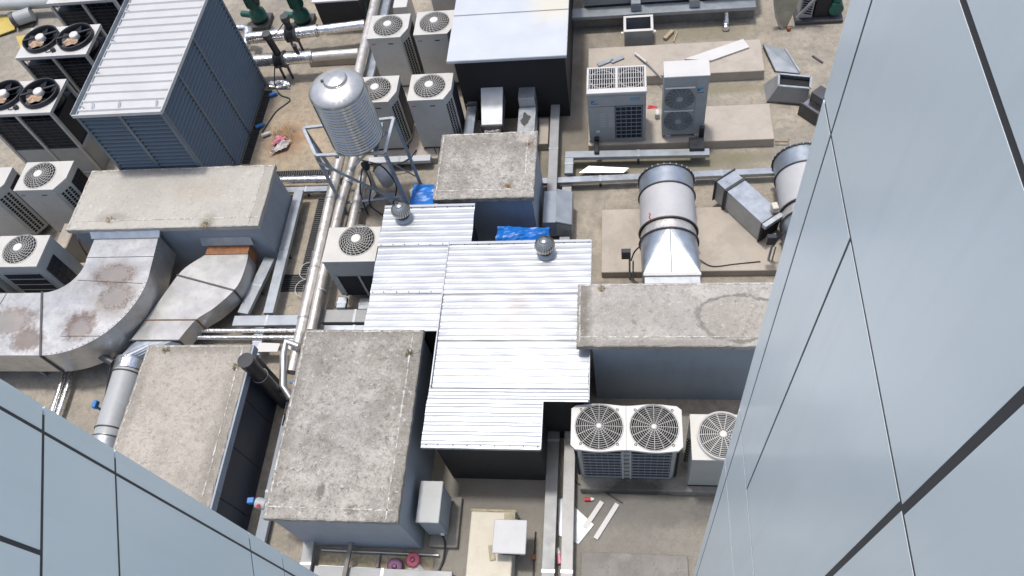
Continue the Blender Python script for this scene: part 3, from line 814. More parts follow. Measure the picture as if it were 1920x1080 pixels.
def fan(parent, cx, cy, z, r, dome=.05, rings=13, spokes=16, wire='wire', hubr=.085, wr=.0045, bend=0., name='fan_guard', blades=4, inner=.13):
    """throat, blades, guard of rings and spokes, hub cap under one unit"""
    o = ORG[parent.name]
    k = 40
    th = MB()
    th.add([(cx + r * math.cos(2 * math.pi * i / k), cy + r * math.sin(2 * math.pi * i / k), zz) for zz in (z, z - .28) for i in range(k)],
           [(i, (i + 1) % k, k + (i + 1) % k, k + i) for i in range(k)], True)
    th.add([(cx + r * math.cos(2 * math.pi * i / k), cy + r * math.sin(2 * math.pi * i / k), z - .28) for i in range(k)], [tuple(range(k))])
    th.build('fan_throat', 'dark', parent)
    bl = MB()
    for b in range(blades):
        a0 = 2 * math.pi * b / blades + .3
        vs = []
        for j in range(6):
            f = j / 5
            for q in range(4):
                rr = .1 + (r * .93 - .1) * q / 3
                a = a0 + (f - .5) * (1.15 - .25 * q / 3) + .25 * q / 3
                vs.append((cx + rr * math.cos(a), cy + rr * math.sin(a), z - .18 - .08 * f))
        bl.add(vs, [(j * 4 + q, j * 4 + q + 1, (j + 1) * 4 + q + 1, (j + 1) * 4 + q) for j in range(5) for q in range(3)], True)
    bl.cyl((cx, cy, z - .27), (cx, cy, z - .15), .1, n=20)
    bl.build('fan_blades', 'blade', parent)
    def hz(q):
        return z + .014 + dome * (1 - (q / r) ** 3)
    g = MB()
    for i in range(rings):
        q = hubr + (r * 1.03 - hubr) * (i + 1) / rings
        g.ring((cx, cy, hz(min(q, r))), q, wr, 44, 3)
    for i in range(spokes):
        a = 2 * math.pi * i / spokes
        pts = [(cx + q * math.cos(a + bend * (q / r - .2)), cy + q * math.sin(a + bend * (q / r - .2)), hz(q) - .006) for q in [hubr * .8 + (r * 1.03 - hubr * .8) * j / 4 for j in range(5)]]
        g.tube(pts, wr * 1.1, 4, False)
    g.build(name, wire, parent)
    g2 = MB()
    for i in range(rings):
        q = hubr + (r - hubr) * (i + 1) / rings
        g2.ring((cx, cy, z - inner), q, wr, 44, 3)
    for i in range(spokes):
        a = 2 * math.pi * (i + .5) / spokes
        g2.tube([(cx + q * math.cos(a), cy + q * math.sin(a), z - inner - .008) for q in (.05, r * .99)], wr, 4, False)
    g2.build('inner_guard', 'steel_dark', parent)
    MB().lathe([(0.001, .012), (hubr * .8, .010), (hubr, 0), (hubr, -.015)], (cx, cy, z + .016 + dome), 24).build('hub_cap', 'hub', parent)

# ================================================================ CONDENSER UNITS
def vrf(label, cx, cy, z0, w, d, h, chx, chy, fr, group, slots=True, fcx=None, fcy=None):
    t = thing('fan_condenser_unit', label, 'condenser unit', (cx, cy, z0), group)
    x0, x1, y0, y1, zt = cx - w / 2, cx + w / 2, cy - d / 2, cy + d / 2, z0 + h
    poly = [(x0, y0), (x1 - chx, y0), (x1, y0 + chy), (x1, y1), (x0, y1)]
    n = 5
    zb, zc = z0 + .06, zt - .05
    MB().add([(x, y, z) for z in (zb, zc) for x, y in poly], [(i, (i + 1) % n, n + (i + 1) % n, n + i) for i in range(n)]).build('casing', 'unit', t)
    MB().box(x0 + .02, x1 - .06, y0 + .02, y0 + .1, z0, zb).build('base_rail', 'steel_dark', t)
    MB().box(x0 + .02, x1 - .06, y1 - .1, y1 - .02, z0, zb).build('base_rail', 'steel_dark', t)
    fcx = (x0 + x1) / 2 - .02 if fcx is None else fcx
    fcy = (y0 + y1) / 2 + .01 if fcy is None else fcy
    e = .008
    op = [(x0 - e, y0 - e), (x1 - chx + e, y0 - e), (x1 + e, y0 + chy - e), (x1 + e, y1 + e), (x0 - e, y1 + e)]
    tp = MB()
    hole_plate(tp, op, fcx, fcy, fr, zt)
    tp.add([(x, y, z) for z in (zc - .005, zt) for x, y in op], [(i, (i + 1) % n, n + (i + 1) % n, n + i) for i in range(n)])
    tp.build('top_panel', 'unit', t)
    fan(t, fcx, fcy, zt, fr, dome=.06, rings=6, spokes=22, bend=.7, wr=.0052, hubr=.10)
    fp = MB().box(x0 + .012, x1 - chx - .012, y0 - .008, y0 - .001, zb + .02, zc - .10, .003).build('front_panel', 'unit', t)
    MB().box(x0 + w * .5, x0 + w * .5 + .12, y0 - .014, y0 - .0085, zc - .15, zc - .125).build('handle_recess', 'dark', fp)
    mk_ = MB()
    for i in range(3):
        mk_.box(x0 + .07 + i * .035, x0 + .092 + i * .035, y0 - .014, y0 - .0085, zc - .145, zc - .115)
    mk_.build('badge', 'red', fp)
    # slotted corner
    p, q = Vector((x1 - chx, y0, 0)), Vector((x1, y0 + chy, 0))
    u = (q - p)
    L = u.length
    u.normalize()
    nrm = Vector((u.y, -u.x, 0))
    if slots:
        sm = MB()
        for c in range(3):
            for r in range(17):
                a = p + u * (L * (.26 + .26 * c))
                z = zb + .08 + r * (h - .36) / 17
                b = a + nrm * .003
                A, B = b - u * .032, b + u * .032
                sm.add([(A.x, A.y, z), (B.x, B.y, z), (B.x, B.y, z + .058), (A.x, A.y, z + .058)], [(0, 1, 2, 3)])
        sm.build('vent_slots', 'dark', t, kind='stuff')
    cm = MB().box(x1 + .001, x1 + .006, y0 + chy + .03, y1 - .03, zb + .06, zc - .14)
    cm.build('side_coil', 'coil', t)
    gm = MB()
    for r in range(14):
        z = zb + .1 + r * (h - .36) / 14
        gm.box(x1 + .007, x1 + .012, y0 + chy + .03, y1 - .03, z, z + .008)
    for r in range(4):
        y = y0 + chy + .06 + r * (d - chy - .12) / 3
        gm.box(x1 + .0125, x1 + .017, y - .004, y + .004, zb + .06, zc - .14)
    gm.build('coil_guard', 'steel_dark', t)
    return t

GM = 'ivory fan condensers in the middle'
m3 = vrf('ivory fan condenser right behind the steel water tank', -5.51, 12.69, .2, .95, .79, 1.6, .15, .30, .35, GM)
copy_tree(m3, (-4.26, 12.69, .2), 'ivory fan condenser nearest the front left corner of the black box')
copy_tree(m3, (-5.53, 14.77, .2), 'ivory fan condenser beside the white upright pipe, back row left')
copy_tree(m3, (-4.40, 14.80, .2), 'ivory fan condenser beside the black box roof, back row right')
copy_tree(m3, (-4.40, 16.95, .2), 'ivory fan condenser cut by the top edge, only its front showing')
GL = 'large ivory fan condensers at the left'
l1 = vrf('ivory fan condenser touching the pale roof hut and louvred box', -12.93, 10.54, .1, 1.16, .80, 1.65, .2, .32, .36, GL, fcx=-13.03)
copy_tree(l1, (-14.42, 10.42, .1), 'slotted ivory fan condenser cut by the left edge')

def box_unit(label, x0, x1, y0, y1, z0, z1, fcx, fcy, fr, group=None, grilles=()):
    """square cornered unit; grilles = openings with bars, ('f'|'r', a, b, zlo, zhi, rows)"""
    t = thing('fan_condenser_unit', label, 'condenser unit', ((x0 + x1) / 2, (y0 + y1) / 2, z0), group)
    zb, zc = z0 + .05, z1 - .04
    MB().box(x0, x1, y0, y1, zb, zc - .26).add([(x0, y0, zc - .26), (x1, y0, zc - .26), (x1, y1, zc - .26), (x0, y1, zc - .26), (x0, y0, zc), (x1, y0, zc), (x1, y1, zc), (x0, y1, zc)],
                                      [(0, 1, 5, 4), (1, 2, 6, 5), (2, 3, 7, 6), (3, 0, 4, 7)]).build('casing', 'unit_grey', t)
    MB().box(x0 + .04, x1 - .04, y0 + .03, y0 + .1, z0, zb).build('base_rail', 'steel_dark', t)
    MB().box(x0 + .04, x1 - .04, y1 - .1, y1 - .03, z0, zb).build('base_rail', 'steel_dark', t)
    e = .008
    op = [(x0 - e, y0 - e), (x1 + e, y0 - e), (x1 + e, y1 + e), (x0 - e, y1 + e)]
    tp = MB()
    hole_plate(tp, op, fcx, fcy, fr, z1)
    tp.add([(x, y, z) for z in (zc, z1) for x, y in op], [(i, (i + 1) % 4, 4 + (i + 1) % 4, 4 + i) for i in range(4)])
    tp.build('top_panel', 'unit', t)
    fan(t, fcx, fcy, z1, fr, dome=.06, rings=6, spokes=22, bend=.7, wr=.0052, hubr=.10)
    for side, a, b, zl, zh, rows in grilles:
        g, k = MB(), MB()
        if side == 'f':
            g.box(a, b, y0 - .006, y0 - .001, zl, zh)
            for r in range(rows + 1):
                z = zl + (zh - zl) * r / rows
                k.box(a, b, y0 - .014, y0 - .0065, z - .012, z + .012)
        else:
            g.box(x1 + .001, x1 + .006, a, b, zl, zh)
            for r in range(rows + 1):
                z = zl + (zh - zl) * r / rows
                k.box(x1 + .0065, x1 + .012, a, b, z - .005, z + .005)
            for r in range(3):
                y = a + (b - a) * r / 2
                k.box(x1 + .0125, x1 + .017, y - .005, y + .005, zl, zh)
        gg = g.build('coil_opening', 'coil', t)
        k.build('grille_bars', 'unit_grey' if side == 'f' else 'steel_dark', gg)
    return t
box_unit('ivory condenser with black grilles behind the rusty curved duct', -13.32, -12.15, 8.14, 8.92, .1, 1.7, -12.72, 8.58, .36, None,
         [('f', -13.14, -12.28, .35, 1.42, 5), ('r', 8.24, 8.62, .35, 1.42, 6)])
box_unit('grey condenser with black front grille cut by the left edge', -14.62, -13.44, 8.10, 8.86, .1, 1.62, -14.05, 8.5, .36, None,
         [('f', -14.5, -13.55, .3, 1.35, 5)])
xu = box_unit('ivory fan condenser beside the twin silver pipes and silver roof', -5.96, -4.88, 8.2, 9.02, .25, 1.6, -5.33, 8.70, .36)  # grey casing under an ivory top: shade of the recessed front put into colour
MB().box(-5.82, -4.92, 8.188, 8.199, .32, 1.05, .003).build('dark_opening', 'dark', xu)
for x in (-5.84, -5.36, -4.90):
    MB().box(x - .025, x + .025, 8.176, 8.187, .30, 1.07, .003).build('frame_bar', 'unit_grey', xu)
single(MB().box(-5.92, -5.55, 16.5, 17.1, 0, .95, .01), 'small_cabinet', 'unit_white', 'small white topped cabinet cut by the top edge, behind fan condensers', 'cabinet')

# ---- double fan condenser
t = thing('twin_fan_condenser', 'twin fan condenser with wavy white top by the dark wall', 'condenser unit', (-.03, 4.78, .22))
x0, x1, y0, y1, zb, zt = -.90, .86, 4.40, 5.12, .22, 1.75
b = MB()
bot = [(x0 + .10, y0 + .02), (x1 - .10, y0 + .02), (x1 - .04, y0 + .10), (x1 - .04, y1), (x0 + .04, y1), (x0 + .04, y0 + .10)]
top = [(x0 + .08, y0 + .01), (x1 - .08, y0 + .01), (x1 - .01, y0 + .08), (x1 - .01, y1), (x0 + .01, y1), (x0 + .01, y0 + .08)]
b.add([(x, y, zb + .04) for x, y in bot] + [(x, y, zt - .05) for x, y in top], [(i, (i + 1) % 6, 6 + (i + 1) % 6, 6 + i) for i in range(6)])
b.build('casing', 'unit_grey', t)
MB().box(x0 + .12, x1 - .12, y0 + .01, y1, zb, zb + .06, .006).build('base_rail', 'unit_grey', t)
def wavy(xa, xb, sgn):
    """half of the top plate with its scalloped edge"""
    pts = []
    n = 12
    for i in range(n + 1):
        f = i / n
        dy = .035 * math.cos((f - .5) * math.pi) ** 2
        pts.append((xa + (xb - xa) * f, y0 - .02 - dy))
    for i in range(n + 1):
        f = i / n
        dy = .035 * math.cos((f - .5) * math.pi) ** 2
        pts.append((xb + (xa - xb) * f, y1 + .02 + dy))
    return pts
for xa, xb, cx in ((x0 - .02, -.022, -.46), (-.018, x1 + .02, .43)):
    pl = wavy(xa, xb, 1)
    if cx < 0:
        pl[0] = (xa, y0 + .05); pl[-1] = (xa, y1 - .04)
    else:
        pl[12] = (xb, y0 + .05); pl[13] = (xb, y1 - .04)
    m = MB()
    hole_plate(m, pl, cx, 4.77, .385, zt, 64)
    k = len(pl)
    m.add([(x, y, z) for z in (zt - .06, zt) for x, y in pl], [(i, (i + 1) % k, k + (i + 1) % k, k + i) for i in range(k)])
    tp = m.build('top_panel', 'unit_white', t)
    for sx in (-1, 1):
        for sy in (-1, 1):
            MB().ring((cx + sx * .30, 4.77 + sy * .30, zt + .006), .018, .005, 12, 4).build('lifting_ring', 'steel_dark', tp)
    fan(t, cx, 4.77, zt, .385, dome=.03, rings=10, spokes=16, hubr=.045, wr=.0046, blades=3, inner=.16)
for a, c in ((x0 + .15, -.10), (.06, x1 - .15)):
    g = MB().box(a, c, y0 - .004, y0 + .008, zb + .12, zt - .18).build('coil_opening', 'coil', t)
    k = MB()
    for r in range(9):
        z = zb + .14 + r * (zt - zb - .36) / 8
        k.bar((a, y0 - .012, z), (c, y0 - .012, z), .016)
    for r in range(7):
        x = a + .02 + r * (c - a - .04) / 6
        k.bar((x, y0 - .019, zb + .12), (x, y0 - .019, zt - .18), .006)
    k.build('grille_bars', 'wire_grey', g)
m = MB().box(-.105, -.065, y0 - .024, y0 + .004, zb + .06, zt - .1).box(.022, .062, y0 - .024, y0 + .004, zb + .06, zt - .1)
for r in range(7):
    z = zb + .14 + r * (zt - zb - .30) / 6
    m.box(-.064, .021, y0 - .02, y0 + .003, z - .014, z + .014)
m.build('centre_strip', 'unit_grey', t)
for sx in (x0 + .045, x1 - .045):
    m = MB()
    for r in range(16):
        z = zb + .12 + r * .083
        m.obox(sx, y0 + .03, z, .05, .02, .045, R(-45 if sx < 0 else 45))
    m.build('corner_slots', 'dark', t, kind='stuff')

# ---- single fan unit with projecting ring guard, half hidden by the panel wall
t = thing('fan_condenser_unit', 'condenser with big projecting dark ring guard beside right panel wall', 'condenser unit', (1.6, 4.68, .22))
x0, x1, y0, y1, z0, z1 = 1.03, 2.1, 4.30, 5.06, .22, 1.6
MB().box(x0, x1, y0, y1, z0 + .05, z1 - .3).box(x0, x0 + .01, y0, y1, z1 - .3, z1 - .04).box(x0 + .01, x1, y0, y0 + .01, z1 - .3, z1 - .04).build('casing', 'unit_grey', t)
m = MB()
hole_plate(m, [(x0 - .01, y0 - .01), (x1, y0 - .01), (x1, y1 + .01), (x0 - .01, y1 + .01)], 1.52, 4.68, .36, z1)
m.box(x0 - .01, x1, y0 - .01, y0 - .002, z1 - .04, z1 - .001).build('top_panel', 'unit', t)
m = MB()
m.lathe([(.405, 0), (.405, .10), (.385, .10), (.37, 0)], (1.52, 4.68, z1 + .004), 40)
m.build('fan_shroud', 'unit_white', t)
fan(t, 1.52, 4.68, z1 + .10, .36, dome=.03, rings=10, spokes=14, hubr=.06, wr=.006, wire='hub')
MB().box(x0, x1, y0 - .006, y0 + .01, z0, z0 + .05).build('base_rail', 'dark', t)
m = MB()
for r in range(9):
    m.ring((x0 - .01, 4.68, z0 + .2 + r * .13), .05, .012, 14, 4, 'Y')
m.build('coiled_hose', 'plastic_black', t)

# ---- top-discharge condenser with emblem
def emblem(par, x, y, z, s):
    MB().add([(x, y, z), (x + s, y, z + s * .62), (x, y, z + s * .62), (x, y - .003, z), (x + s, y - .003, z + s * .62), (x, y - .003, z + s * .62)],
             [(0, 1, 2), (3, 4, 5), (0, 1, 4, 3), (1, 2, 5, 4), (2, 0, 3, 5)]).build('emblem', 'print_blue', par)
    MB().add([(x, y - .004, z), (x + s * .42, y - .004, z + s * .25), (x, y - .004, z + s * .40), (x, y - .006, z), (x + s * .42, y - .006, z + s * .25), (x, y - .006, z + s * .40)],
             [(0, 1, 2), (3, 4, 5), (0, 1, 4, 3), (1, 2, 5, 4), (2, 0, 3, 5)]).build('emblem', 'print_navy', par)
t = thing('grille_top_condenser', 'grey condenser with white barred double top and square front grille', 'condenser unit', (-.15, 12.62, .25))
x0, x1, y0, y1, z0, z1 = -.78, .47, 12.24, 13.0, .25, 1.82
MB().box(x0, x1, y0, y1, z0 + .08, z1 - .32).box(x0, x0 + .015, y0, y1, z1 - .319, z1 - .05).box(x1 - .015, x1, y0, y1, z1 - .319, z1 - .05).box(x0 + .016, x1 - .016, y0, y0 + .015, z1 - .319, z1 - .05).box(x0 + .016, x1 - .016, y1 - .015, y1, z1 - .319, z1 - .05).build('casing', 'unit_grey', t)
MB().box(x0 - .015, x1 + .015, y0 + .02, y0 + .1, z0, z0 + .079, .005).build('base_rail', 'unit_grey', t)
MB().box(x0 - .015, x1 + .015, y1 - .1, y1 - .02, z0, z0 + .079, .005).build('base_rail', 'unit_grey', t)
m = MB()
ym = y0 + .13
for a, c, e, f in ((x0 - .01, x1 + .01, y0 - .012, ym), (x0 - .01, x1 + .01, y1 - .03, y1 + .012)):
    m.box(a, c, e, f, z1 - .06, z1, .006)
for a, c in ((x0 - .01, x0 + .035), (-.18, -.125), (x1 - .035, x1 + .01)):
    m.box(a, c, ym + .001, y1 - .031, z1 - .06, z1, .004)
m.build('top_frame', 'unit_white', t)
for a, c in ((x0 + .036, -.181), (-.124, x1 - .036)):
    g = MB()
    for i in range(11):
        x = a + (c - a) * (i + .5) / 11
        g.box(x - .006, x + .006, ym + .001, y1 - .031, z1 - .022, z1 - .006)
    for i in range(3):
        y = ym + (y1 - ym - .03) * (i + 1) / 4
        g.box(a, c, y - .005, y + .005, z1 - .034, z1 - .0225)
    g.ring(((a + c) / 2, (ym + y1) / 2, z1 - .045), .26, .008, 32, 4)
    g.build('top_bars', 'unit_white', t)
    MB().box(a, c, ym, y1 - .031, z1 - .316, z1 - .31).build('fan_throat', 'dark', t)
    bl = MB()
    cx, cy = (a + c) / 2, (ym + y1) / 2
    for k in range(4):
        aa = k * math.pi / 2 + .4
        bl.add([(cx + r * math.cos(aa + o), cy + r * math.sin(aa + o), z1 - .2 - (o + .4) * .08) for r in (.06, .25) for o in (-.4, 0, .45)], [(0, 1, 4, 3), (1, 2, 5, 4)], True)
    bl.cyl((cx, cy, z1 - .25), (cx, cy, z1 - .15), .06)
    bl.build('fan_blades', 'blade', t)
m = MB().box(x0 + .02, x1 - .02, y0 - .01, y0 - .001, z0 + .12, z1 - .12, .003)
fp = m.build('front_panel', 'unit_grey', t)
MB().box(x0 + .02, x1 - .02, y0 - .0125, y0 - .0102, 1.41, 1.42).build('panel_joint', 'steel_dark', fp)
a, c, zl, zh = -.18, .38, z0 + .16, 1.40
g = MB().box(a - .02, c + .02, y0 - .014, y0 - .0105, zl - .02, zh + .02).build('coil_opening', 'coil', fp)
k = MB()
for r in range(9):
    z = zl + (zh - zl) * r / 8
    k.bar((a, y0 - .024, z), (c, y0 - .024, z), .012)
for r in range(6):
    x = a + (c - a) * r / 5
    k.bar((x, y0 - .034, zl), (x, y0 - .034, zh), .010)
k.build('grille_bars', 'wire_grey', g)
emblem(fp, -.70, y0 - .012, 1.53, .13)
MF = Matrix.Rotation(R(90), 4, 'X')
o = text('DAIKIN', .045, 'print_navy', fp, Matrix.Translation(Vector((-.70, y0 - .012, 1.485)) - Vector(ORG[fp.name])) @ MF)
m = MB()
for i in range(7):
    m.box(.13 + i * .03, .152 + i * .03, y0 - .0125, y0 - .0105, 1.61, 1.645)
for i in range(9):
    m.box(.13 + i * .024, .147 + i * .024, y0 - .0125, y0 - .0105, 1.565, 1.585)
m.build('lettering', 'print_blue', fp)
m = MB()
for r in range(6):
    for cc in (-.52, -.34):
        m.box(cc, cc + .11, y0 - .013, y0 - .0105, .80 + r * .075, .815 + r * .075)
m.build('pressed_louvres', 'unit_white', fp)
MB().box(-.62, -.54, y0 - .0125, y0 - .0105, .60, .68).build('rating_plate', 'print_grey', fp)

# ---- side-blow two-fan condenser
t = thing('side_blow_condenser', 'tall narrow grey condenser with white top and two stacked front fans', 'condenser unit', (1.3, 12.55, .25))
x0, x1, y0, y1, z0, z1 = .84, 1.76, 12.33, 12.78, .25, 2.08
MB().box(x0, x1, y0, y1, z0 + .08, z1 - .02, .006).build('casing', 'unit_grey', t)
MB().box(x0 - .012, x1 + .012, y0 - .012, y1 + .012, z1 - .0195, z1 + .02, .008).build('top_panel', 'unit_white', t)
MB().box(x0 + .08, x0 + .2, y0 - .03, y1 + .03, z0, z0 + .079, .005).build('foot', 'unit_grey', t)
MB().box(x1 - .2, x1 - .08, y0 - .03, y1 + .03, z0, z0 + .079, .005).build('foot', 'unit_grey', t)
for zc in (.78, 1.46):
    g = MB().box(x0 + .03, x0 + .65, y0 - .008, y0 - .001, zc - .32, zc + .32, .003).build('grille_panel', 'unit_grey', t)
    k = MB()
    for i in range(11):
        k.ring((x0 + .34, y0 - .03, zc), .075 + .024 * i, .0055, 36, 4, 'Y')
    for i in range(16):
        a = 2 * math.pi * i / 16
        k.tube([(x0 + .34 + r * math.cos(a + r), y0 - .026, zc + r * math.sin(a + r)) for r in (.06, .14, .23, .315)], .005, 4, False)
    k.build('fan_guard', 'unit_grey', g)
    MB().cyl((x0 + .34, y0 - .009, zc), (x0 + .34, y0 - .0125, zc), .315, n=36).build('fan_throat', 'steel_dark', g)
    MB().cyl((x0 + .34, y0 - .0126, zc), (x0 + .34, y0 - .036, zc), .065, n=20).build('hub_cap', 'unit_grey', g)
    bl = MB()
    for i in range(3):
        a = i * 2.09
        bl.add([(x0 + .34 + r * math.cos(a + o), y0 - .014 - (o + .4) * .006, zc + r * math.sin(a + o)) for r in (.06, .29) for o in (-.4, 0, .5)], [(0, 1, 4, 3), (1, 2, 5, 4)])
    bl.build('fan_blades', 'blade', g)
    MB().box(x0 + .03, x0 + .65, y0 - .05, y0 - .0085, zc + .322, zc + .345, .004).build('guard_lip', 'unit_white', t)
fp = MB().box(x0 + .68, x1 - .01, y0 - .008, y0 - .001, z0 + .12, z1 - .06, .003).build('front_panel', 'unit_grey', t)
emblem(fp, x0 + .70, y0 - .010, 1.66, .15)
text('DAIKIN', .042, 'print_navy', fp, Matrix.Translation(Vector((x0 + .70, y0 - .010, 1.60)) - Vector(ORG[fp.name])) @ MF)

# ---- big two-fan chillers at the far left
def chiller(label, x0, x1, y0, y1, zt, group):
    t = thing('twin_fan_chiller', label, 'chiller', ((x0 + x1) / 2, (y0 + y1) / 2, 0), group)
    MB().box(x0 + .03, x1, y0 + .03, y1 - .03, .06, .92).build('casing', 'unit_grey', t)
    MB().box(x0 + .06, x1 - .06, y0 + .06, y1 - .06, .921, zt - .33).build('coil_core', 'coil', t)
    MB().box(x0, x1, y0, y1, 0, .059, .01).build('base_frame', 'unit_grey', t)
    for x in (x0, (x0 + x1) / 2 - .04, x1 - .08):
        for y in (y0, y1 - .08):
            MB().box(x, x + .08, y, y + .08, .06, zt - .081, .008).build('post', 'unit', t)
    g = MB()
    for r in range(11):
        z = .98 + r * (zt - 1.12) / 10
        g.box(x0 + .081, (x0 + x1) / 2 - .041, y0 + .03, y0 + .045, z, z + .008)
        g.box((x0 + x1) / 2 + .041, x1 - .081, y0 + .03, y0 + .045, z, z + .008)
    for r in range(8):
        x = x0 + .18 + r * (x1 - x0 - .3) / 7
        g.box(x - .004, x + .004, y0 + .046, y0 + .056, .95, zt - .1)
    g.build('coil_guard', 'steel_dark', t)
    for k, cx in enumerate((x0 + (x1 - x0) * .27, x0 + (x1 - x0) * .76)):
        xa, xb = (x0 - .01, (x0 + x1) / 2 + .02) if k == 0 else ((x0 + x1) / 2 + .024, x1 + .01)
        pl = [(xa, y0 - .01), (xb, y0 - .01), (xb, y1 + .01), (xa, y1 + .01)]
        r_ = .42
        cy = (y0 + y1) / 2 + .04
        m = MB()
        hole_plate(m, pl, cx, cy, r_, zt)
        m.add([(x, y, z) for z in (zt - .08, zt) for x, y in pl], [(i, (i + 1) % 4, 4 + (i + 1) % 4, 4 + i) for i in range(4)])
        m.build('top_panel', 'unit_white', t)
        m = MB()
        m.lathe([(r_ + .03, 0), (r_ + .035, .11), (r_ + .015, .12), (r_, .1), (r_, -.25)], (cx, cy, zt), 36)
        m.build('fan_cowl', 'plastic_black', t)
        m = MB().cyl((cx, cy, zt - .25), (cx, cy, zt - .24), r_, n=30)
        m.build('fan_throat', 'dark', t)
        m = MB()
        for b in range(5):
            a0 = b * 1.2566 + .4
            vs = []
            for j in range(5):
                for q in range(3):
                    rr = .1 + (r_ * .94 - .1) * q / 2
                    a = a0 + (j / 4 - .5) * 1.1 + .2 * q
                    vs.append((cx + rr * math.cos(a), cy + rr * math.sin(a), zt + .06 - .16 * j / 4))
            m.add(vs, [(j * 3 + q, j * 3 + q + 1, (j + 1) * 3 + q + 1, (j + 1) * 3 + q) for j in range(4) for q in range(2)], True)
        m.build('fan_blades', 'blade', t)
        MB().lathe([(.001, .03), (.10, .02), (.115, 0), (.115, -.1)], (cx, cy, zt + .13), 24).build('hub_cap', 'hub', t)
        MB().bar((cx - r_ * .98, cy - .12, zt + .125), (cx + r_ * .95, cy + .16, zt + .13), .05, .03).build('motor_arm', 'plastic_black', t)
        m = MB()
        cr = [(cx - .05 + .2 * math.cos(a) * (1 + .2 * math.sin(3 * a)), cy - .2 + .12 * math.sin(a)) for a in [i * .5236 for i in range(12)]]
        m.add([(x, y, zt + .075 + .03 * math.sin(i * 2.1)) for i, (x, y) in enumerate(cr)] + [(cx - .05, cy - .2, zt + .13)], [(i, (i + 1) % 12, 12) for i in range(12)])
        m.build('wrapping_scrap', 'paper', t)
    MB().obox(x0 + .98, y0 + .16, zt + .04, .1, .09, .08, .3, .008).build('junction_box', 'plastic_black', t)
    MB().tube(catmull([(x0 + .95, y0 + .14, zt + .03), (x0 + .8, y0 + .12, zt + .02), (x0 + .74, y0 + .2, zt + .04), (x0 + .72, y0 + .3, zt + .15)], 5), .009, 6).build('cable', 'plastic_black', t)
    return t
GC = 'twin fan chillers behind the louvred enclosure'
c1 = chiller('twin black fan chiller in the top left corner, middle of three', -14.79, -12.9, 13.95, 15.0, 2.2, GC)
copy_tree(c1, (-14.03, 12.58, 0), 'twin black fan chiller nearest the ivory condensers, cut by the left edge')
copy_tree(c1, (-13.82, 16.47, 0), 'twin fan chiller at the top edge with only its black front showing')

# ================================================================ DUCTS
# big rusty curved duct out of the pale roof hut
t = thing('curved_air_duct', 'wide weathered steel duct with rust patches curving left', 'air duct', (-11, 7.6, 0))
zt, zb = 1.3, .55
Lft = [(-11.42, 9.15), (-11.42, 8.55)] + arc(-12.12, 8.45, .72, 8, -90, 8) + [(-13.2, 7.73), (-16.5, 7.73)]
Rgt = [(-9.93, 9.15), (-9.86, 8.45)] + arc(-11.55, 8.0, 1.73, 2, -90, 12)[0:] + [(-12.7, 6.27), (-16.5, 6.27)]
def resample(P, n):
    d = [0]
    for a, b in zip(P, P[1:]):
        d.append(d[-1] + math.dist(a, b))
    out = []
    for i in range(n):
        s_ = d[-1] * i / (n - 1)
        j = max(k for k in range(len(d)) if d[k] <= s_ + 1e-9)
        j = min(j, len(P) - 2)
        f = (s_ - d[j]) / (d[j + 1] - d[j])
        out.append((P[j][0] + (P[j + 1][0] - P[j][0]) * f, P[j][1] + (P[j + 1][1] - P[j][1]) * f))
    return out
n = 34
def cut(P, keys, ns):
    """resample between key indices so that both edges stay in step"""
    out = []
    for (a, b), k in zip(zip(keys, keys[1:]), ns):
        seg = resample(P[a:b + 1], k + 1)
        out += seg if not out else seg[1:]
    return out
Lr = cut(Lft, [0, 1, 10, 11, 12], [3, 16, 2, 6])
Rr = cut(Rgt, [0, 1, 14, 15, 16], [3, 16, 2, 6])
MB().strip(Lr, Rr, zb, zt).build('duct_body', 'duct_rust', t)
def flange(idx, Lr, Rr, zb, zt, w=.035, m='steel_dark', par=None, name='flange'):
    a, b = Lr[idx], Rr[idx]
    d = Vector((b[0] - a[0], b[1] - a[1], 0)).normalized() * .02
    A, B = (a[0] - d.x, a[1] - d.y), (b[0] + d.x, b[1] + d.y)
    M_ = MB()
    M_.bar((A[0], A[1], zt + .006), (B[0], B[1], zt + .006), w, .03)
    M_.bar((B[0], B[1], zb), (B[0], B[1], zt - .01), w, .03)
    M_.bar((A[0], A[1], zb), (A[0], A[1], zt - .01), w, .03)
    M_.build(name, m, par)
flange(19, Lr, Rr, zb, zt, .04, 'steel_dark', t)
flange(22, Lr, Rr, zb, zt, .014, 'steel_dark', t, 'seam')
for a_, b_ in (((-11.42, 8.60), (-9.87, 8.60)), ((-13.6, 7.72), (-13.75, 6.28)), ((-12.95, 7.72), (-13.15, 6.28))):
    MB().bar((*a_, zt + .003), (*b_, zt + .003), .010, .008).build('seam', 'steel_dark', t)
MB().bar((-11.42, 8.03, zt + .003), (-9.90, 7.93, zt + .003), .010, .008).build('seam', 'steel_dark', t)
MB().bar((-11.28, 6.70, zt + .003), (-10.42, 6.70, zt + .003), .010, .008).build('seam', 'steel_dark', t)
m = MB()
for k in range(26):
    a = R(2 - 92 * k / 25)
    m.obox(-11.55 + 1.70 * math.cos(a), 8.0 + 1.70 * math.sin(a), zt + .004, .014, .014, .01, a)
m.build('rivets', 'steel_dark', t, kind='stuff')
MB().sheet([(-11.52, 9.24, 1.44), (-9.86, 9.24, 1.44), (-9.88, 9.07, 1.33), (-11.47, 9.07, 1.33)], .05).build('wall_hood', 'galv_blue', t)
for x, y in ((-12.4, 6.45), (-12.4, 7.5), (-10.3, 7.3), (-11.4, 8.6)):
    MB().box(x - .03, x + .03, y - .03, y + .03, 0, zb, .004).build('support_leg', 'tray', t)

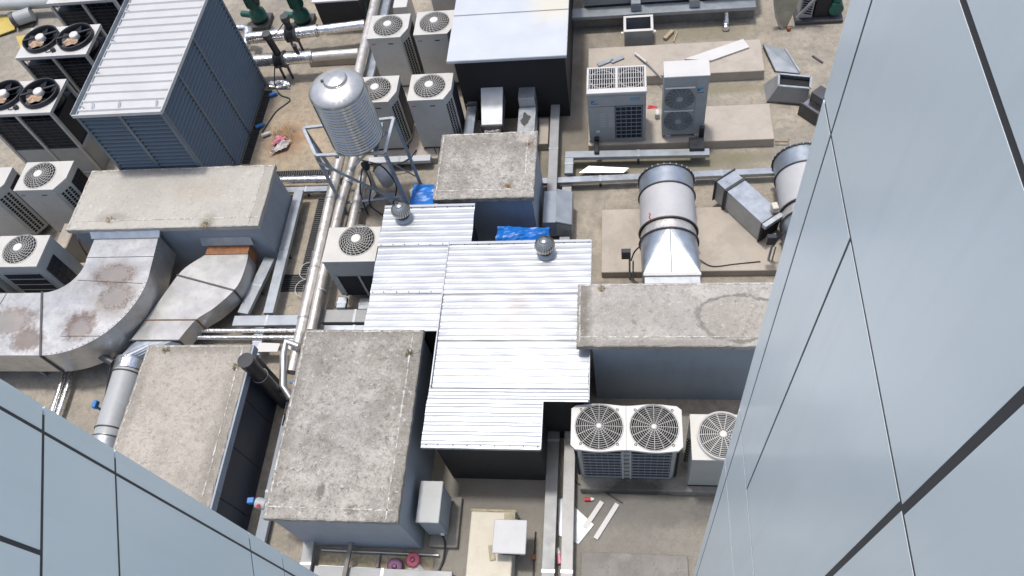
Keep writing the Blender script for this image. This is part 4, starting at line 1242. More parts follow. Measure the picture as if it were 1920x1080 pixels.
# narrower S shaped duct feeding the round duct
t = thing('curved_air_duct', 'narrower S shaped steel duct ending in a grey round duct', 'air duct', (-9.1, 8, 0))
zt, zb = .8, .36
Lp = [(-9.06, 8.95), (-9.12, 8.90), (-9.48, 8.55), (-9.73, 7.9), (-9.93, 7.34), (-10.10, 6.86)]
Rp = [(-8.06, 8.95), (-8.04, 8.68), (-8.10, 8.15), (-8.45, 7.65), (-8.80, 7.34), (-9.05, 6.86)]
Lr, Rr = catmull(Lp, 5), catmull(Rp, 5)
MB().strip(Lr, Rr, zb, zt).build('duct_body', 'duct', t)
flange(11, Lr, Rr, zb, zt, .035, 'steel_dark', t)
flange(20, Lr, Rr, zb, zt, .022, 'rust', t)
flange(25, Lr, Rr, zb, zt, .022, 'steel_dark', t)
MB().sheet([(-9.14, 9.245, 1.04), (-7.98, 9.245, 1.04), (-7.96, 9.16, .86), (-9.16, 9.16, .86)], .03).build('wall_hood', 'galv', t)
MB().box(-9.05, -8.07, 8.96, 9.2, .38, .812, .004).build('rusty_collar', 'rust', t)
sq = [(-10.10, 6.84, zt), (-9.05, 6.84, zt), (-9.05, 6.84, zb), (-10.10, 6.84, zb)]
rc = Vector((-10.14, 6.52, .50))
rr = .285
ring = [(rc.x + rr * math.cos(a), rc.y, rc.z + rr * math.sin(a)) for a in [2 * math.pi * i / 24 for i in range(24)]]
rect = []
for i in range(24):
    a = 2 * math.pi * i / 24
    k = min(.525 / max(1e-6, abs(math.cos(a))), .22 / max(1e-6, abs(math.sin(a))))
    rect.append((-9.575 + k * math.cos(a), 6.84, .58 + k * math.sin(a)))
MB().add(rect + ring, [(i, (i + 1) % 24, 24 + (i + 1) % 24, 24 + i) for i in range(24)]).build('transition', 'galv_blue', t)
MB().tube([(-10.14, 6.55, .50), (-10.14, 6.46, .50), (-10.14, 6.38, .50), (-10.13, 6.28, .50)], [.30, .315, .30, .31], 28).build('flexible_collar', 'foil', t)
MB().cyl((-10.13, 6.28, .50), (-10.06, 4.86, .50), .285, n=32).build('round_duct', 'unit_grey', t, label='pale grey round duct section')
MB().cyl((-10.06, 4.855, .50), (-10.03, 4.45, .50), .30, n=32).build('round_duct', 'galv', t)
MB().cyl((-10.03, 4.445, .50), (-10.0, 3.0, .50), .285, n=32).build('round_duct', 'unit_grey', t)
for y in (6.22, 5.02, 4.84, 4.46):
    MB().ring((-10.13 + (6.28 - y) * .05, y, .50), .297, .014, 32, 6, 'Y').build('clamp_ring', 'steel_dark', t)

# small duct fan on a bracket beside the round duct
t = thing('small_duct_fan', 'little grey hooded motor box beside the rusty duct curve', 'motor', (-10.6, 6.5, 0))
MB().obox(-10.80, 6.60, .80, .14, .14, .14, .3, .01).build('hood', 'unit_grey', t)
MB().cyl((-10.74, 6.57, .72), (-10.45, 6.44, .62), .08, n=16).build('motor_barrel', 'steel_dark', t)
MB().box(-10.62, -10.58, 6.46, 6.5, 0, .6).build('bracket', 'steel_dark', t)
single(MB().obox(-10.66, 5.60, .42, .08, .16, .12, 0, .01).box(-10.68, -10.64, 5.55, 5.59, 0, .37), 'isolator_box', 'blue_paint', 'small blue isolator box clipped to the left of the round duct', 'electrical box')
single(MB().cyl((-10.62, 4.95, .02), (-10.50, 6.4, .6), .02, n=8), 'conduit', 'plastic_black', 'thin black conduit along the left side of the round duct', 'conduit')
for dx, w in ((0, 'left'), (.16, 'right')):
    single(MB().tube([(-11.95 + dx, 7.6, .16), (-11.83 + dx, 6.4, .16), (-11.72 + dx, 4.6, .16)], .06, 14), 'insulated_pipe', 'foil',
           'slim foil wrapped pipe under the rusty duct, %s one of the pair' % w, 'pipe', 'pair of slim pipes under the rusty duct')

# ================================================================ AXIAL FAN DUCTS ON THE RIGHT
def axial(label, dx, dy, group):
    cx, zc, r = .86 + dx, .78, .56
    t = thing('axial_fan_duct', label, 'fan duct', (cx, 9.4 + dy, 0), group)
    def cyl_(ya, yb, r0, r1, name, m, **k):
        return MB().cyl((cx, ya + dy, zc), (cx, yb + dy, zc), r0, r1, 44, False).build(name, m, t, **k)
    cyl_(10.62, 10.18, r, r, 'outlet_ring', 'galv_blue')
    cyl_(10.18, 9.30, r, r, 'fan_barrel', 'barrel', label='pale grey fan barrel')
    m = MB()
    m.tube([(cx, 9.28 + dy - i * .03, zc) for i in range(9)], [r - .02 + (.012 if i % 2 else 0) for i in range(9)], 40, False)
    m.build('flexible_collar', 'foil_matt', t)
    for y, rr_, w in ((10.625, .575, .022), (10.18, .575, .018), (9.29, .58, .02), (9.03, .58, .02)):
        MB().ring((cx, y + dy, zc), rr_, w, 44, 6, 'Y').build('flange', 'steel_dark', t)
    m = MB()
    for i in range(30):
        a = 2 * math.pi * i / 30
        m.cyl((cx + .6 * math.cos(a), 10.64 + dy, zc + .6 * math.sin(a)), (cx + .6 * math.cos(a), 10.60 + dy, zc + .6 * math.sin(a)), .012, n=6)
    m.build('flange_bolts', 'galv', t, kind='stuff')
    # square to round transition: four flat triangles, four cone corners
    k = 12
    tr = MB()
    crn = [(cx + .005 + sx * .53, 8.05 + dy, zc - .02 + sz * .48) for sx, sz in ((1, 1), (-1, 1), (-1, -1), (1, -1))]
    for q in range(4):
        a0 = q * math.pi / 2
        ar = [(cx + r * math.cos(a0 + math.pi / 2 * i / k), 9.02 + dy, zc + r * math.sin(a0 + math.pi / 2 * i / k)) for i in range(k + 1)]
        tr.add([crn[q]] + ar, [(0, i + 1, i + 2) for i in range(k)], False)
        tr.add([crn[q], crn[(q + 1) % 4], ar[-1]], [(0, 1, 2)])
    tr.build('transition', 'galv_blue', t)
    MB().bar((cx, 9.0 + dy, zc + .563), (cx, 8.07 + dy, zc + .468), .012, .012).build('seam', 'steel_dark', t)
    MB().box(cx - .53, cx + .54, 7.98 + dy, 8.05 + dy, zc - .52, zc + .50, .006).build('flange_frame', 'unit_white', t)
    MB().box(cx - .51, cx + .52, 7.15, 7.975 + dy, zc - .48, zc + .46, .004).build('rectangular_duct', 'galv', t)
    MB().cyl((cx, 10.45 + dy, zc), (cx, 10.44 + dy, zc), r - .004, n=40).build('fan_interior', 'dark', t)
    for y in (9.5, 10.0):
        MB().box(cx - .3, cx + .3, y + dy - .03, y + dy + .03, .19, zc - r + .1, .004).build('saddle', 'steel_dark', t)
    return t
GA = 'large axial fan ducts behind the stained roof hut'
axial('big round axial fan duct with red scrawl, fully in view', 0, 0, GA)
a2 = axial('big round axial fan duct half hidden by the right panel wall', 2.78, .42, GA)
fd = [o for o in bpy.data.objects if o.name == 'fan_barrel'][0]
m = MB()
m.tube([(.475, 9.50, 1.205), (.50, 9.46, 1.222), (.47, 9.40, 1.20), (.50, 9.34, 1.222), (.48, 9.26, 1.208)], .010, 5)
m.build('red_scrawl', 'red', fd)

def iso_box(label, x, y, ztop):
    t = thing('isolator_switch', label, 'electrical box', (x, y, 0), 'isolator boxes on posts by the fan ducts')
    MB().box(x - .02, x + .02, y - .02, y + .02, 0, ztop - .05, .004).build('post', 'stand', t)
    MB().box(x - .16, x + .02, y - .13, y - .021, ztop - .24, ztop, .012).build('switch_box', 'plastic_black', t)
    MB().tube(catmull([(x + .03, y + .02, ztop - .5), (x + .1, y + .03, ztop - .2), (x + .22, y + .1, ztop - .1)], 5), .016, 8).build('conduit', 'plastic_black', t)
    MB().tube([(x + .07, y - .02, 0), (x + .07, y - .02, ztop - .45)], .016, 8).build('conduit', 'tray', t)
    return t
iso_box('black isolator box on a thin post left of the fan duct in view', .08, 8.72, 1.15)
iso_box('black isolator box on a post hard against the right panel wall', 2.86, 9.0, 1.15)
single(MB().obox(2.95, 9.75, .95, .12, .16, .16, .2, .012).box(2.92, 2.96, 9.73, 9.77, .2, .88), 'junction_box', 'cream', 'small cream junction box above the black isolator by the wall', 'electrical box')

# tilted square duct piece lying on the pad
t = thing('square_duct_section', 'loose square steel duct section lying askew on the pad', 'duct section', (2.58, 10.05, .2))
ang = math.atan2(9.72 - 10.62, 3.0 - 2.33)
M_ = Matrix.Translation((2.52, 10.10, .2)) @ Matrix.Rotation(ang, 4, 'Z')
MB().box(-.42, .62, -.235, .235, .02, .62, .004, M_).build('duct_body', 'galv_blue', t)
MB().box(-.74, -.47, -.235, .235, .02, .62, .004, M_).build('duct_body', 'galv_blue', t)
for x in (-.755, -.455, -.425, .628):
    MB().box(x - .012, x + .012, -.27, .27, -.0, .655, .003, M_).build('flange', 'steel_dark', t)
MB().box(.641, .66, -.2, .2, .05, .6, 0, M_).build('open_end', 'dark', t)
MB().box(.645, .75, -.27, .27, .56, .66, .006, M_).build('end_lip', 'galv', t)
m = MB()
for i in range(9):
    m.box(-.47, -.44, -.285, -.272, .04 + i * .065, .075 + i * .065, 0, M_)
m.build('flange_bolts', 'steel_dark', t, kind='stuff')

# ================================================================ TRAYS AND PIPES
def tray(label, pts, w, zt, h=.1, m='tray', group='steel cable trays on the deck', legs=True):
    t = thing('cable_tray', label, 'cable tray', (pts[0][0], pts[0][1], 0), group)
    for i, (a, b) in enumerate(zip(pts, pts[1:])):
        d = Vector((b[0] - a[0], b[1] - a[1], 0)).normalized()
        e = -.5 * w if i else 0
        A = (a[0] - d.x * e * 1, a[1] - d.y * e, zt - h / 2 - .004 * (i % 2))
        B = (b[0] + d.x * (w / 2 if i < len(pts) - 2 else 0), b[1] + d.y * (w / 2 if i < len(pts) - 2 else 0), zt - h / 2 - .004 * (i % 2))
        MB().bar(A, B, w, h, .006).build('tray_section', m, t)
        L = math.dist(a, b)
        k = max(1, int(L / 1.9))
        for j in range(k):
            f = (j + .5) / k
            p = Vector((a[0], a[1], 0)).lerp(Vector((b[0], b[1], 0)), f)
            q = Vector((-d.y, d.x, 0)) * (w / 2 + .004)
            MB().bar((p.x - q.x, p.y - q.y, zt + .001), (p.x + q.x, p.y + q.y, zt + .001), .05, .008).build('joint_strap', 'galv', t)
            if legs and zt - h > .06:
                MB().box(p.x - .025, p.x + .025, p.y - .025, p.y + .025, 0, zt - h, .003).build('support_leg', 'steel_dark', t)
    return t
tray('long cable tray in front of the two logo condensers, turning toward camera', [(1.86, 11.78), (-1.24, 11.84), (-1.24, 11.30)], .19, .35, m='tray_blue')
tray('pale cable tray running behind the round fan duct', [(-1.85, 11.16), (3.4, 11.25)], .16, .28, m='galv_blue')
tray('cable tray from the black box past the square roof hut', [(-1.61, 13.36), (-1.59, 10.62)], .21, .40)
tray('short cable tray going under the blue grey hood', [(-1.28, 11.02), (-1.28, 9.72)], .21, .22)
tray('short cable tray stub between blue tarp and silver roof', [(-1.28, 9.60), (-1.28, 8.45)], .22, .3)
tray('cable tray from under the silver roof to bottom edge, left one', [(-1.345, 6.2), (-1.345, 1.6)], .22, .32, m='tray_dark')
tray('cable tray from under the silver roof to bottom edge, right one', [(-1.045, 6.2), (-1.025, 1.6)], .2, .34, m='tray_pale')
tray('blue grey cable tray along the side of the pale roof hut', [(-7.50, 11.0), (-7.48, 7.72)], .22, .40, m='tray_blue')
tray('cable tray leaving the pale hut corner toward camera', [(-7.78, 9.12), (-8.05, 7.72)], .25, .40, m='tray_blue')
tray('wide cable tray crossing between the S duct and twin pipes', [(-8.2, 7.53), (-6.72, 7.54)], .24, .42, m='tray_blue')
tray('short pale tray beside the pale hut back corner', [(-7.95, 11.14), (-6.88, 11.14)], .15, .26, m='galv_blue')
tray('short tray dropping to the corner of the panelled hut', [(-7.60, 7.40), (-7.55, 6.75)], .2, .36, m='galv_blue')
tray('tray along the deck between the panelled hut and long grey hut', [(-6.62, 5.8), (-6.62, 2.2)], .2, .2, m='wall')
tray('blue grey tray left of the back fan condensers', [(-6.42, 18.2), (-6.42, 14.4)], .26, .42, m='galv_blue')
tray('foil topped beam in front of the fan condenser pad', [(-6.0, 11.92), (-4.5, 11.94)], .18, .3, m='silver_pale')
tray('wide flat double tray at the silver roof left corner', [(-6.35, 7.70), (-4.86, 7.70)], .3, .3, m='tray')
tray('narrow pale tray at the back of the long grey hut', [(-6.32, 7.40), (-4.86, 7.40)], .2, .26, m='galv_blue')
tray('short upright trays below the ivory condenser, left one', [(-5.92, 8.12), (-5.92, 7.86)], .2, .36, m='galv_blue', legs=False)
tray('short upright trays below the ivory condenser, right one', [(-5.45, 8.12), (-5.45, 7.86)], .22, .3, m='galv', legs=False)
tray('pale flat tray at the lower left corner of the long grey hut', [(-5.65, 3.22), (-5.60, 2.2)], .2, .3, m='tray')
tray('foil topped flat tray along the bottom edge below the long hut', [(-5.48, 2.57), (-3.0, 2.57)], .26, .22, m='tray')

# ducts from the square roof hut into the black box
t = thing('branch_duct', 'wide stepped duct into the black box, left of the pair', 'air duct', (-2.97, 12.6, 0), 'ducts between square roof hut and black box')
MB().add([(-3.30, 13.36, 1.05), (-2.78, 13.36, 1.05), (-2.80, 12.55, .62), (-3.28, 12.55, .62), (-3.30, 13.36, .6), (-2.78, 13.36, .6), (-2.80, 12.55, .3), (-3.28, 12.55, .3)],
         [(0, 1, 2, 3), (4, 5, 6, 7), (0, 1, 5, 4), (1, 2, 6, 5), (2, 3, 7, 6), (3, 0, 4, 7)]).build('sloping_section', 'galv', t)
MB().box(-3.22, -2.84, 11.15, 12.50, .25, .55, .006).build('straight_section', 'foil', t)
MB().box(-3.30, -2.78, 12.505, 12.56, .28, .66, .004).build('flange', 'steel_dark', t)
t = thing('branch_duct', 'patched duct with dark peeled patch into the black box', 'air duct', (-2.2, 12.6, 0), 'ducts between square roof hut and black box')
MB().box(-2.41, -2.03, 13.0, 13.36, .3, 1.0, .006).build('riser', 'galv', t)
MB().box(-2.42, -2.02, 11.15, 12.99, .3, .72, .006).build('straight_section', 'galv', t)
pt = [(-2.30 + .1 * math.cos(a) * (1 + .3 * math.sin(4 * a)) + .06, 12.62 + .19 * math.sin(a) * (1 + .25 * math.cos(3 * a)), .7245) for a in [i * .314 for i in range(20)]]
MB().sheet(pt, .003).build('peeled_patch', 'steel_dark', t)
t = thing('branch_duct', 'slim duct beside the slotted condenser into the black box', 'air duct', (-3.6, 12.6, 0), 'ducts between square roof hut and black box')
MB().box(-3.69, -3.46, 11.2, 13.36, .35, .62, .006).build('straight_section', 'galv_blue', t)
MB().box(-3.72, -3.43, 13.2, 13.26, .32, .66, .004).build('flange', 'steel_dark', t)
single(MB().box(-2.0, -1.76, 12.3, 13.1, 0, .22, .01), 'concrete_block', 'pad', 'small low concrete block right of the patched duct', 'concrete block')

# blue-grey hood over the trays beside the square roof hut
t = thing('duct_hood', 'blue grey folded steel hood beside the square roof hut', 'duct hood', (-1.4, 10.05, 0))
MB().box(-1.72, -1.45, 9.72, 10.56, .15, .66, .004).build('hood_panel', 'wall', t)
MB().add([(-1.448, 9.70, .70), (-1.12, 9.70, .58), (-1.12, 10.58, .58), (-1.448, 10.58, .70), (-1.448, 9.70, .2), (-1.12, 9.70, .2), (-1.12, 10.58, .2), (-1.448, 10.58, .2)],
         [(0, 1, 2, 3), (4, 5, 6, 7), (0, 1, 5, 4), (1, 2, 6, 5), (2, 3, 7, 6), (3, 0, 4, 7)]).build('hood_panel', 'tray_blue', t)
MB().bar((-1.45, 9.69, .705), (-1.10, 9.69, .58), .03, .02).build('front_lip', 'steel_dark', t)

# long foil wrapped pipes toward the camera
def pipe(label, pts, r, m='foil_matt', group='foil wrapped pipes', straps=(), name='insulated_pipe'):
    t = thing(name, label, 'pipe', (pts[0][0], pts[0][1], 0), group)
    MB().tube(pts, r, 18).build('lagging', m, t)
    for k in straps:
        a, b = Vector(pts[0]), Vector(pts[-1])
        p = a.lerp(b, k)
        d = (b - a).normalized()
        MB().cyl(p - d * .02, p + d * .02, r * 1.06, n=18).build('strap', 'galv', t)
    return t
pipe('long pale insulated pipe from back units to long grey hut', [(-6.62, 18.5, .62), (-6.60, 14.5, .62), (-6.60, 11.0, .55), (-6.60, 7.3, .5), (-6.60, 6.3, .5)], .12, straps=(.1, .3, .5, .65, .8, .9))
pipe('second pale insulated pipe beside the ivory condenser', [(-6.24, 12.0, .55), (-6.33, 10.6, .55), (-6.38, 8.6, .55), (-6.36, 7.2, .55)], .10, straps=(.2, .5, .8))
pipe('short insulated pipe stub behind the ivory condenser', [(-6.02, 11.4, .4), (-6.05, 9.2, .4)], .10)
pipe('horizontal foil pipe crossing beside the pale hut', [(-8.2, 11.42, .28), (-6.75, 11.40, .28)], .09, 'foil', straps=(.3, .7))
for k, y in ((0, 7.30), (1, 7.14)):
    pipe('thin bright pipe crossing behind the panelled hut, %s one' % ('upper', 'lower')[k], [(-9.3, y, .4), (-6.7, y, .4)], .05, 'foil', 'thin bright pipes behind the panelled hut')

# upper left foil pipes with valves
pipe('upper bright foil pipe under the green pumps', [(-9.95, 16.05, .62), (-8.9, 16.12, .62), (-8.0, 16.2, .62)], .155, 'foil', straps=(.02, .98))
pipe('slimmer end of the upper foil pipe', [(-7.98, 16.2, .62), (-6.74, 16.32, .62)], .13, 'foil', straps=())
pipe('short foil pipe with elbow at the louvred box', [(-10.9, 16.5, .62), (-10.15, 16.45, .62), (-10.02, 16.40, .62), (-10.0, 16.1, .55), (-10.0, 15.3, .45)], .115, 'foil')
pipe('lower bright foil pipe in front of the green pumps', [(-9.9, 15.15, .62), (-8.9, 15.17, .62), (-7.95, 15.2, .62)], .155, 'foil', straps=(.98,))
pipe('slimmer end of the lower foil pipe', [(-7.93, 15.2, .62), (-6.72, 15.25, .62)], .12, 'foil_matt')
def valve(label, x, y, zc, htop, lean):
    t = thing('butterfly_valve', label, 'valve', (x, y, 0), 'black valves on the foil pipes')
    MB().cyl((x - .09, y, zc), (x + .09, y, zc), .205, n=24).build('valve_body', 'plastic_black', t)
    for s in (-.12, .12):
        MB().cyl((x + s - .02, y, zc), (x + s + .02, y, zc), .225, n=24).build('flange', 'steel_dark', t)
    MB().cyl((x, y, zc + .2), (x + lean, y, zc + htop), .09, n=18).build('actuator_stem', 'plastic_black', t)
    MB().cyl((x + lean, y, zc + htop), (x + lean, y, zc + htop + .13), .12, .115, 20).build('actuator_cap', 'steel_dark', t)
    for s in (-.1, .12):
        MB().bar((x + s, y - .05, 0), (x + s, y - .05, zc - .2), .05).build('support_leg', 'steel_dark', t)
    return t
valve('black valve with tall capped actuator on the lower foil pipe', -8.82, 15.17, .62, .72, -.05)
valve('black valve on the upper foil pipe below a green pump', -8.72, 16.13, .62, .45, .0)
single(MB().cyl((-8.3, 15.2, .76), (-8.3, 15.2, .98), .045, n=14).cyl((-8.3, 15.2, .98), (-8.3, 15.2, 1.03), .06, n=14), 'pipe_gauge', 'plastic_black', 'small black gauge standing on the lower foil pipe', 'gauge')
single(MB().box(-8.3, -6.9, 15.52, 15.72, 0, .22, .01), 'concrete_kerb', 'pad', 'low concrete kerb between the two foil pipes', 'kerb')
def pump(label, x, y, h=1.1):
    t = thing('vertical_pump', label, 'pump', (x, y, 0), 'pumps at the top edge')
    MB().box(x - .28, x + .28, y - .3, y + .3, 0, .15, .01).build('base', 'steel_dark', t)
    MB().lathe([(.001, .15), (.2, .15), (.24, .3), (.22, .45), (.12, .55), (.12, .62)], (x, y, 0), 24).build('casing', 'green', t)
    MB().cyl((x, y, .62), (x, y, h), .17, n=24).build('motor', 'green', t)
    m = MB()
    for i in range(16):
        a = 2 * math.pi * i / 16
        m.obox(x + .18 * math.cos(a), y + .18 * math.sin(a), (h + .64) / 2, .04, .01, h - .68, a)
    m.build('cooling_fins', 'green', t, kind='stuff')
    MB().lathe([(.001, .06), (.15, .05), (.18, 0), (.18, -.08)], (x, y, h + .04), 24).build('fan_cover', 'plastic_black', t)
    MB().obox(x + .22, y - .08, h - .2, .12, .14, .16, .2, .01).build('terminal_box', 'steel_dark', t)
    MB().cyl((x - .1, y, .32), (x - .5, y + .1, .32), .09, n=18).build('suction_flange', 'green', t)
    return t
pump('green pump left of the two at the top edge', -10.1, 17.35)
pump('green pump right of the two with pale label', -8.8, 17.2, 1.25)
t = thing('dark_tank_box', 'dark box with pale rim at the top edge behind pumps', 'enclosure', (-7.6, 17.9, 0))
MB().box(-8.15, -6.95, 16.9, 18.6, 0, .95, .01).build('casing', 'black', t)
MB().box(-8.2, -6.9, 16.86, 18.6, .951, 1.0, .006).build('top_rim', 'board', t)
single(MB().bar((-6.9, 16.9, .02), (-7.05, 17.8, 1.0), .07), 'steel_strut', 'green', 'slanting greenish strut right of the dark box at top edge', 'strut')

# ================================================================ WATER TANK
t = thing('tank_stand', 'blue grey angle steel stand under the water tank', 'stand', (-5.7, 11.2, 0))
zs_ = 1.92
TF = {'fl': (-6.50, 10.72), 'fr': (-4.98, 10.72), 'br': (-4.93, 11.70), 'bl': (-6.95, 11.52)}
FT = {'fl': (-6.42, 10.62), 'fr': (-4.96, 10.76), 'br': (-4.72, 11.36), 'bl': (-6.55, 11.30)}
for a, b in (('fl', 'fr'), ('fr', 'br'), ('br', 'bl'), ('bl', 'fl')):
    MB().bar((*TF[a], zs_ - .03 - (.002 if a in ('fr', 'bl') else 0)), (*TF[b], zs_ - .03 - (.002 if a in ('fr', 'bl') else 0)), .07, .05, .004).build('top_beam', 'galv', t)
for x in (-6.05, -5.2):
    MB().bar((x, 10.7, zs_ - .10), (x, 11.65, zs_ - .10), .07, .06).build('cross_beam', 'stand', t)
for k in TF:
    MB().bar((*FT[k], 0), (*TF[k], zs_ - .062), .07, .07, .006).build('leg', 'stand', t)
for a, b in ((('fl', 1.75), ('fr', .12)), (('fr', 1.7), ('br', .3)), (('bl', 1.5), ('fl', .3)), (('br', 1.8), ('bl', .3))):
    P = [Vector((*FT[n_], 0)).lerp(Vector((*TF[n_], zs_)), z_ / zs_) for n_, z_ in (a, b)]
    MB().bar(P[0] + Vector((0, -.05, 0)), P[1] + Vector((0, -.05, 0)), .065, .02).build('diagonal_brace', 'stand', t)
MB().bar((*FT['fl'], .35), (*FT['fr'], .35), .06, .02).build('low_rail', 'stand', t)
cx, cy, zb_, R0 = -5.63, 11.14, 1.93, .555
t = thing('water_tank', 'cylindrical stainless steel water tank with ribbed sides', 'water tank', (cx, cy, zb_))
H_ = 1.42
prof = [(R0 * .9, 0), (R0, .03)]
nr = 17
for i in range(nr):
    for j, dr in ((0, 0), (.30, .012), (.60, 0), (.72, -.03), (.86, -.03)):
        prof.append((R0 + dr, .04 + (i + j) / nr * (H_ - .08)))
prof += [(R0, H_ - .03), (R0 + .004, H_)]
MB().lathe(prof, (cx, cy, zb_), 56).build('ribbed_shell', 'stainless', t)
MB().lathe([(R0 + .004, H_), (R0 + .012, H_ + .01), (R0 * .96, H_ + .06), (R0 * .82, H_ + .12), (R0 * .6, H_ + .17), (R0 * .46, H_ + .185), (.001, H_ + .19)], (cx, cy, zb_), 56).build('domed_top', 'stainless_matt', t)
MB().lathe([(.225, H_ + .18), (.225, H_ + .225), (.21, H_ + .235), (.12, H_ + .25), (.10, H_ + .262), (.001, H_ + .265)], (cx + .02, cy + .05, zb_), 40).build('lid', 'stainless_matt', t)
MB().ring((cx + .02, cy + .05, zb_ + H_ + .19), .235, .012, 36, 6).build('lid_ring', 'stainless', t)
MB().obox(cx - .24, cy + .03, zb_ + H_ + .2, .06, .05, .04, .3, .004).build('latch', 'steel_dark', t)
m = MB()
for i in range(28):
    a = 2 * math.pi * i / 28
    m.bar((cx + R0 * .62 * math.cos(a), cy + R0 * .62 * math.sin(a), zb_ + H_ + .165), (cx + R0 * .93 * math.cos(a), cy + R0 * .93 * math.sin(a), zb_ + H_ + .078), .006, .006)
m.build('pressed_ribs', 'stainless_matt', t, kind='stuff')
# gear under the tank
t = thing('pressure_pump', 'small pump with black head beneath the water tank', 'pump', (-5.55, 11.2, 0))
MB().lathe([(.001, 0), (.15, 0), (.19, .3), (.20, .42), (.001, .43)], (-5.42, 11.22, .3), 28).build('pressure_vessel', 'unit_white', t)
MB().lathe([(.08, 0), (.09, .05), (.09, .16), (.05, .2), (.001, .21)], (-5.72, 11.12, .95), 22).build('pump_head', 'plastic_black', t)
MB().cyl((-5.72, 11.12, .1), (-5.72, 11.12, .95), .05, n=14).build('riser', 'foil', t)
for k, p in enumerate(([(-5.7, 11.0, 1.05), (-5.6, 10.75, .8), (-5.75, 10.6, .3), (-5.5, 10.5, .02)], [(-5.65, 11.1, 1.1), (-5.3, 11.0, 1.15), (-5.1, 10.9, .6), (-5.3, 10.8, .05)],
                       [(-5.8, 11.05, 1.0), (-5.95, 10.8, .5), (-5.85, 10.5, .05)])):
    single(MB().tube(catmull(p, 6), .018, 8), 'hose', 'plastic_black', ('black hose hanging in front under the tank', 'black hose looping right under the tank', 'black hose hanging left under the tank')[k], 'hose', 'black hoses under the tank')

# ================================================================ ROOF VENTS
def turbine(label, x, y, z):
    t = thing('turbine_vent', label, 'roof vent', (x, y, z), 'turbine vents on the silver roof')
    MB().lathe([(.17, 0), (.12, .03), (.12, .09)], (x, y, z), 24).build('collar', 'silver', t)
    r = .185
    for k in range(22):
        m = MB()
        a0 = 2 * math.pi * k / 22
        vs = []
        for j in range(9):
            f = j / 8
            ph = R(-62 + 130 * f)
            rr = r * math.cos(ph)
            zz = z + .24 + r * .85 * math.sin(ph)
            tw = a0 + .35 * f
            for w_, dr in ((0, 1.0), (.17, 1.05), (.30, .93)):
                vs.append((x + rr * dr * math.cos(tw + w_), y + rr * dr * math.sin(tw + w_), zz))
        m.add(vs, [(j * 3 + q, j * 3 + q + 1, (j + 1) * 3 + q + 1, (j + 1) * 3 + q) for j in range(8) for q in range(2)], True)
        m.build('vane', 'stainless', t)
    MB().lathe([(.001, .022), (.06, .015), (.082, 0), (.082, -.012)], (x, y, z + .39), 24).build('cap', 'stainless', t)
    MB().cyl((x, y, z + .06), (x, y, z + .36), .13, .07, 20).build('inner_drum', 'steel_dark', t)
    return t
turbine('shiny turbine vent on the narrow left arm of silver roof', -4.31, 8.98, 1.955)
turbine('shiny turbine vent on the wide right part of silver roof', -1.46, 8.07, 1.985)

# ================================================================ BOTTOM CENTRE
t = thing('electrical_cabinet', 'blue grey electrical cabinet on a stone plate by the long hut', 'cabinet', (-3.3, 3.64, .13))
MB().box(-3.49, -3.14, 3.30, 3.96, .25, 1.10, .006).build('casing', 'wall', t)
MB().box(-3.515, -3.115, 3.275, 3.985, 1.101, 1.14, .01).build('lid', 'unit_grey', t)
MB().box(-3.138, -3.128, 3.36, 3.92, .3, 1.04, .003).build('door', 'wall', t)
for y in (3.34, 3.88):
    MB().box(-3.45, -3.18, y, y + .05, .131, .249).build('foot', 'steel_dark', t)
MB().obox(-3.20, 3.275, .40, .06, .04, .07, 0, .006).build('cable_gland', 'print_grey', t)
single(MB().box(-3.5, -2.98, 3.12, 4.02, 0, .13, .012), 'stone_plate', 'pad_grey', 'flat grey stone plate under the electrical cabinet', 'plate')
single(MB().tube(catmull([(-3.20, 3.25, .36), (-3.19, 3.19, .2), (-3.2, 3.05, .1), (-3.24, 2.85, .04), (-3.36, 2.6, .03), (-3.5, 2.4, .03)], 6), .02, 8), 'power_cable', 'plastic_black', 'black cable dropping from the electrical cabinet to the deck', 'cable')
t = thing('cement_plinth', 'cream cement plinth with crumbling edges at the bottom', 'plinth', (-2.3, 3.2, 0))
MB().box(-2.72, -1.95, 2.45, 3.68, 0, .44, .015).build('plinth_block', 'cream', t)
MB().box(-2.75, -1.93, 3.681, 3.74, 0, .41, .02).build('broken_edge', 'crumble', t)
MB().obox(-2.30, 2.98, .452, .1, .26, .02, .2, .006).build('crumbled_patch', 'crumble', t)
MB().obox(-2.05, 3.60, .452, .16, .12, .02, .1, .006).build('crumbled_patch', 'crumble', t)
t = thing('vent_cap_box', 'square white capped box standing on the cream plinth', 'vent cap', (-1.95, 3.17, .44))
MB().box(-2.16, -1.74, 2.96, 3.40, .441, .76).build('casing', 'tray_blue', t)
MB().box(-2.24, -1.68, 2.90, 3.46, .761, .81, .01).build('cap', 'cap_paint', t)
MB().box(-2.10, -1.82, 2.945, 2.959, .48, .72).build('opening', 'dark', t)
single(MB().tube([(-1.62, 2.4, .05), (-1.62, 3.44, .05), (-1.62, 3.46, .02)], .013, 8), 'steel_rod', 'steel_dark', 'thin dark steel rod on the deck right of the plinth', 'rod')
single(MB().obox(-1.63, 3.02, .05, .05, .09, .1, 0, .004), 'rod_clamp', 'rust', 'small rusty clamp on the thin steel rod', 'clamp')

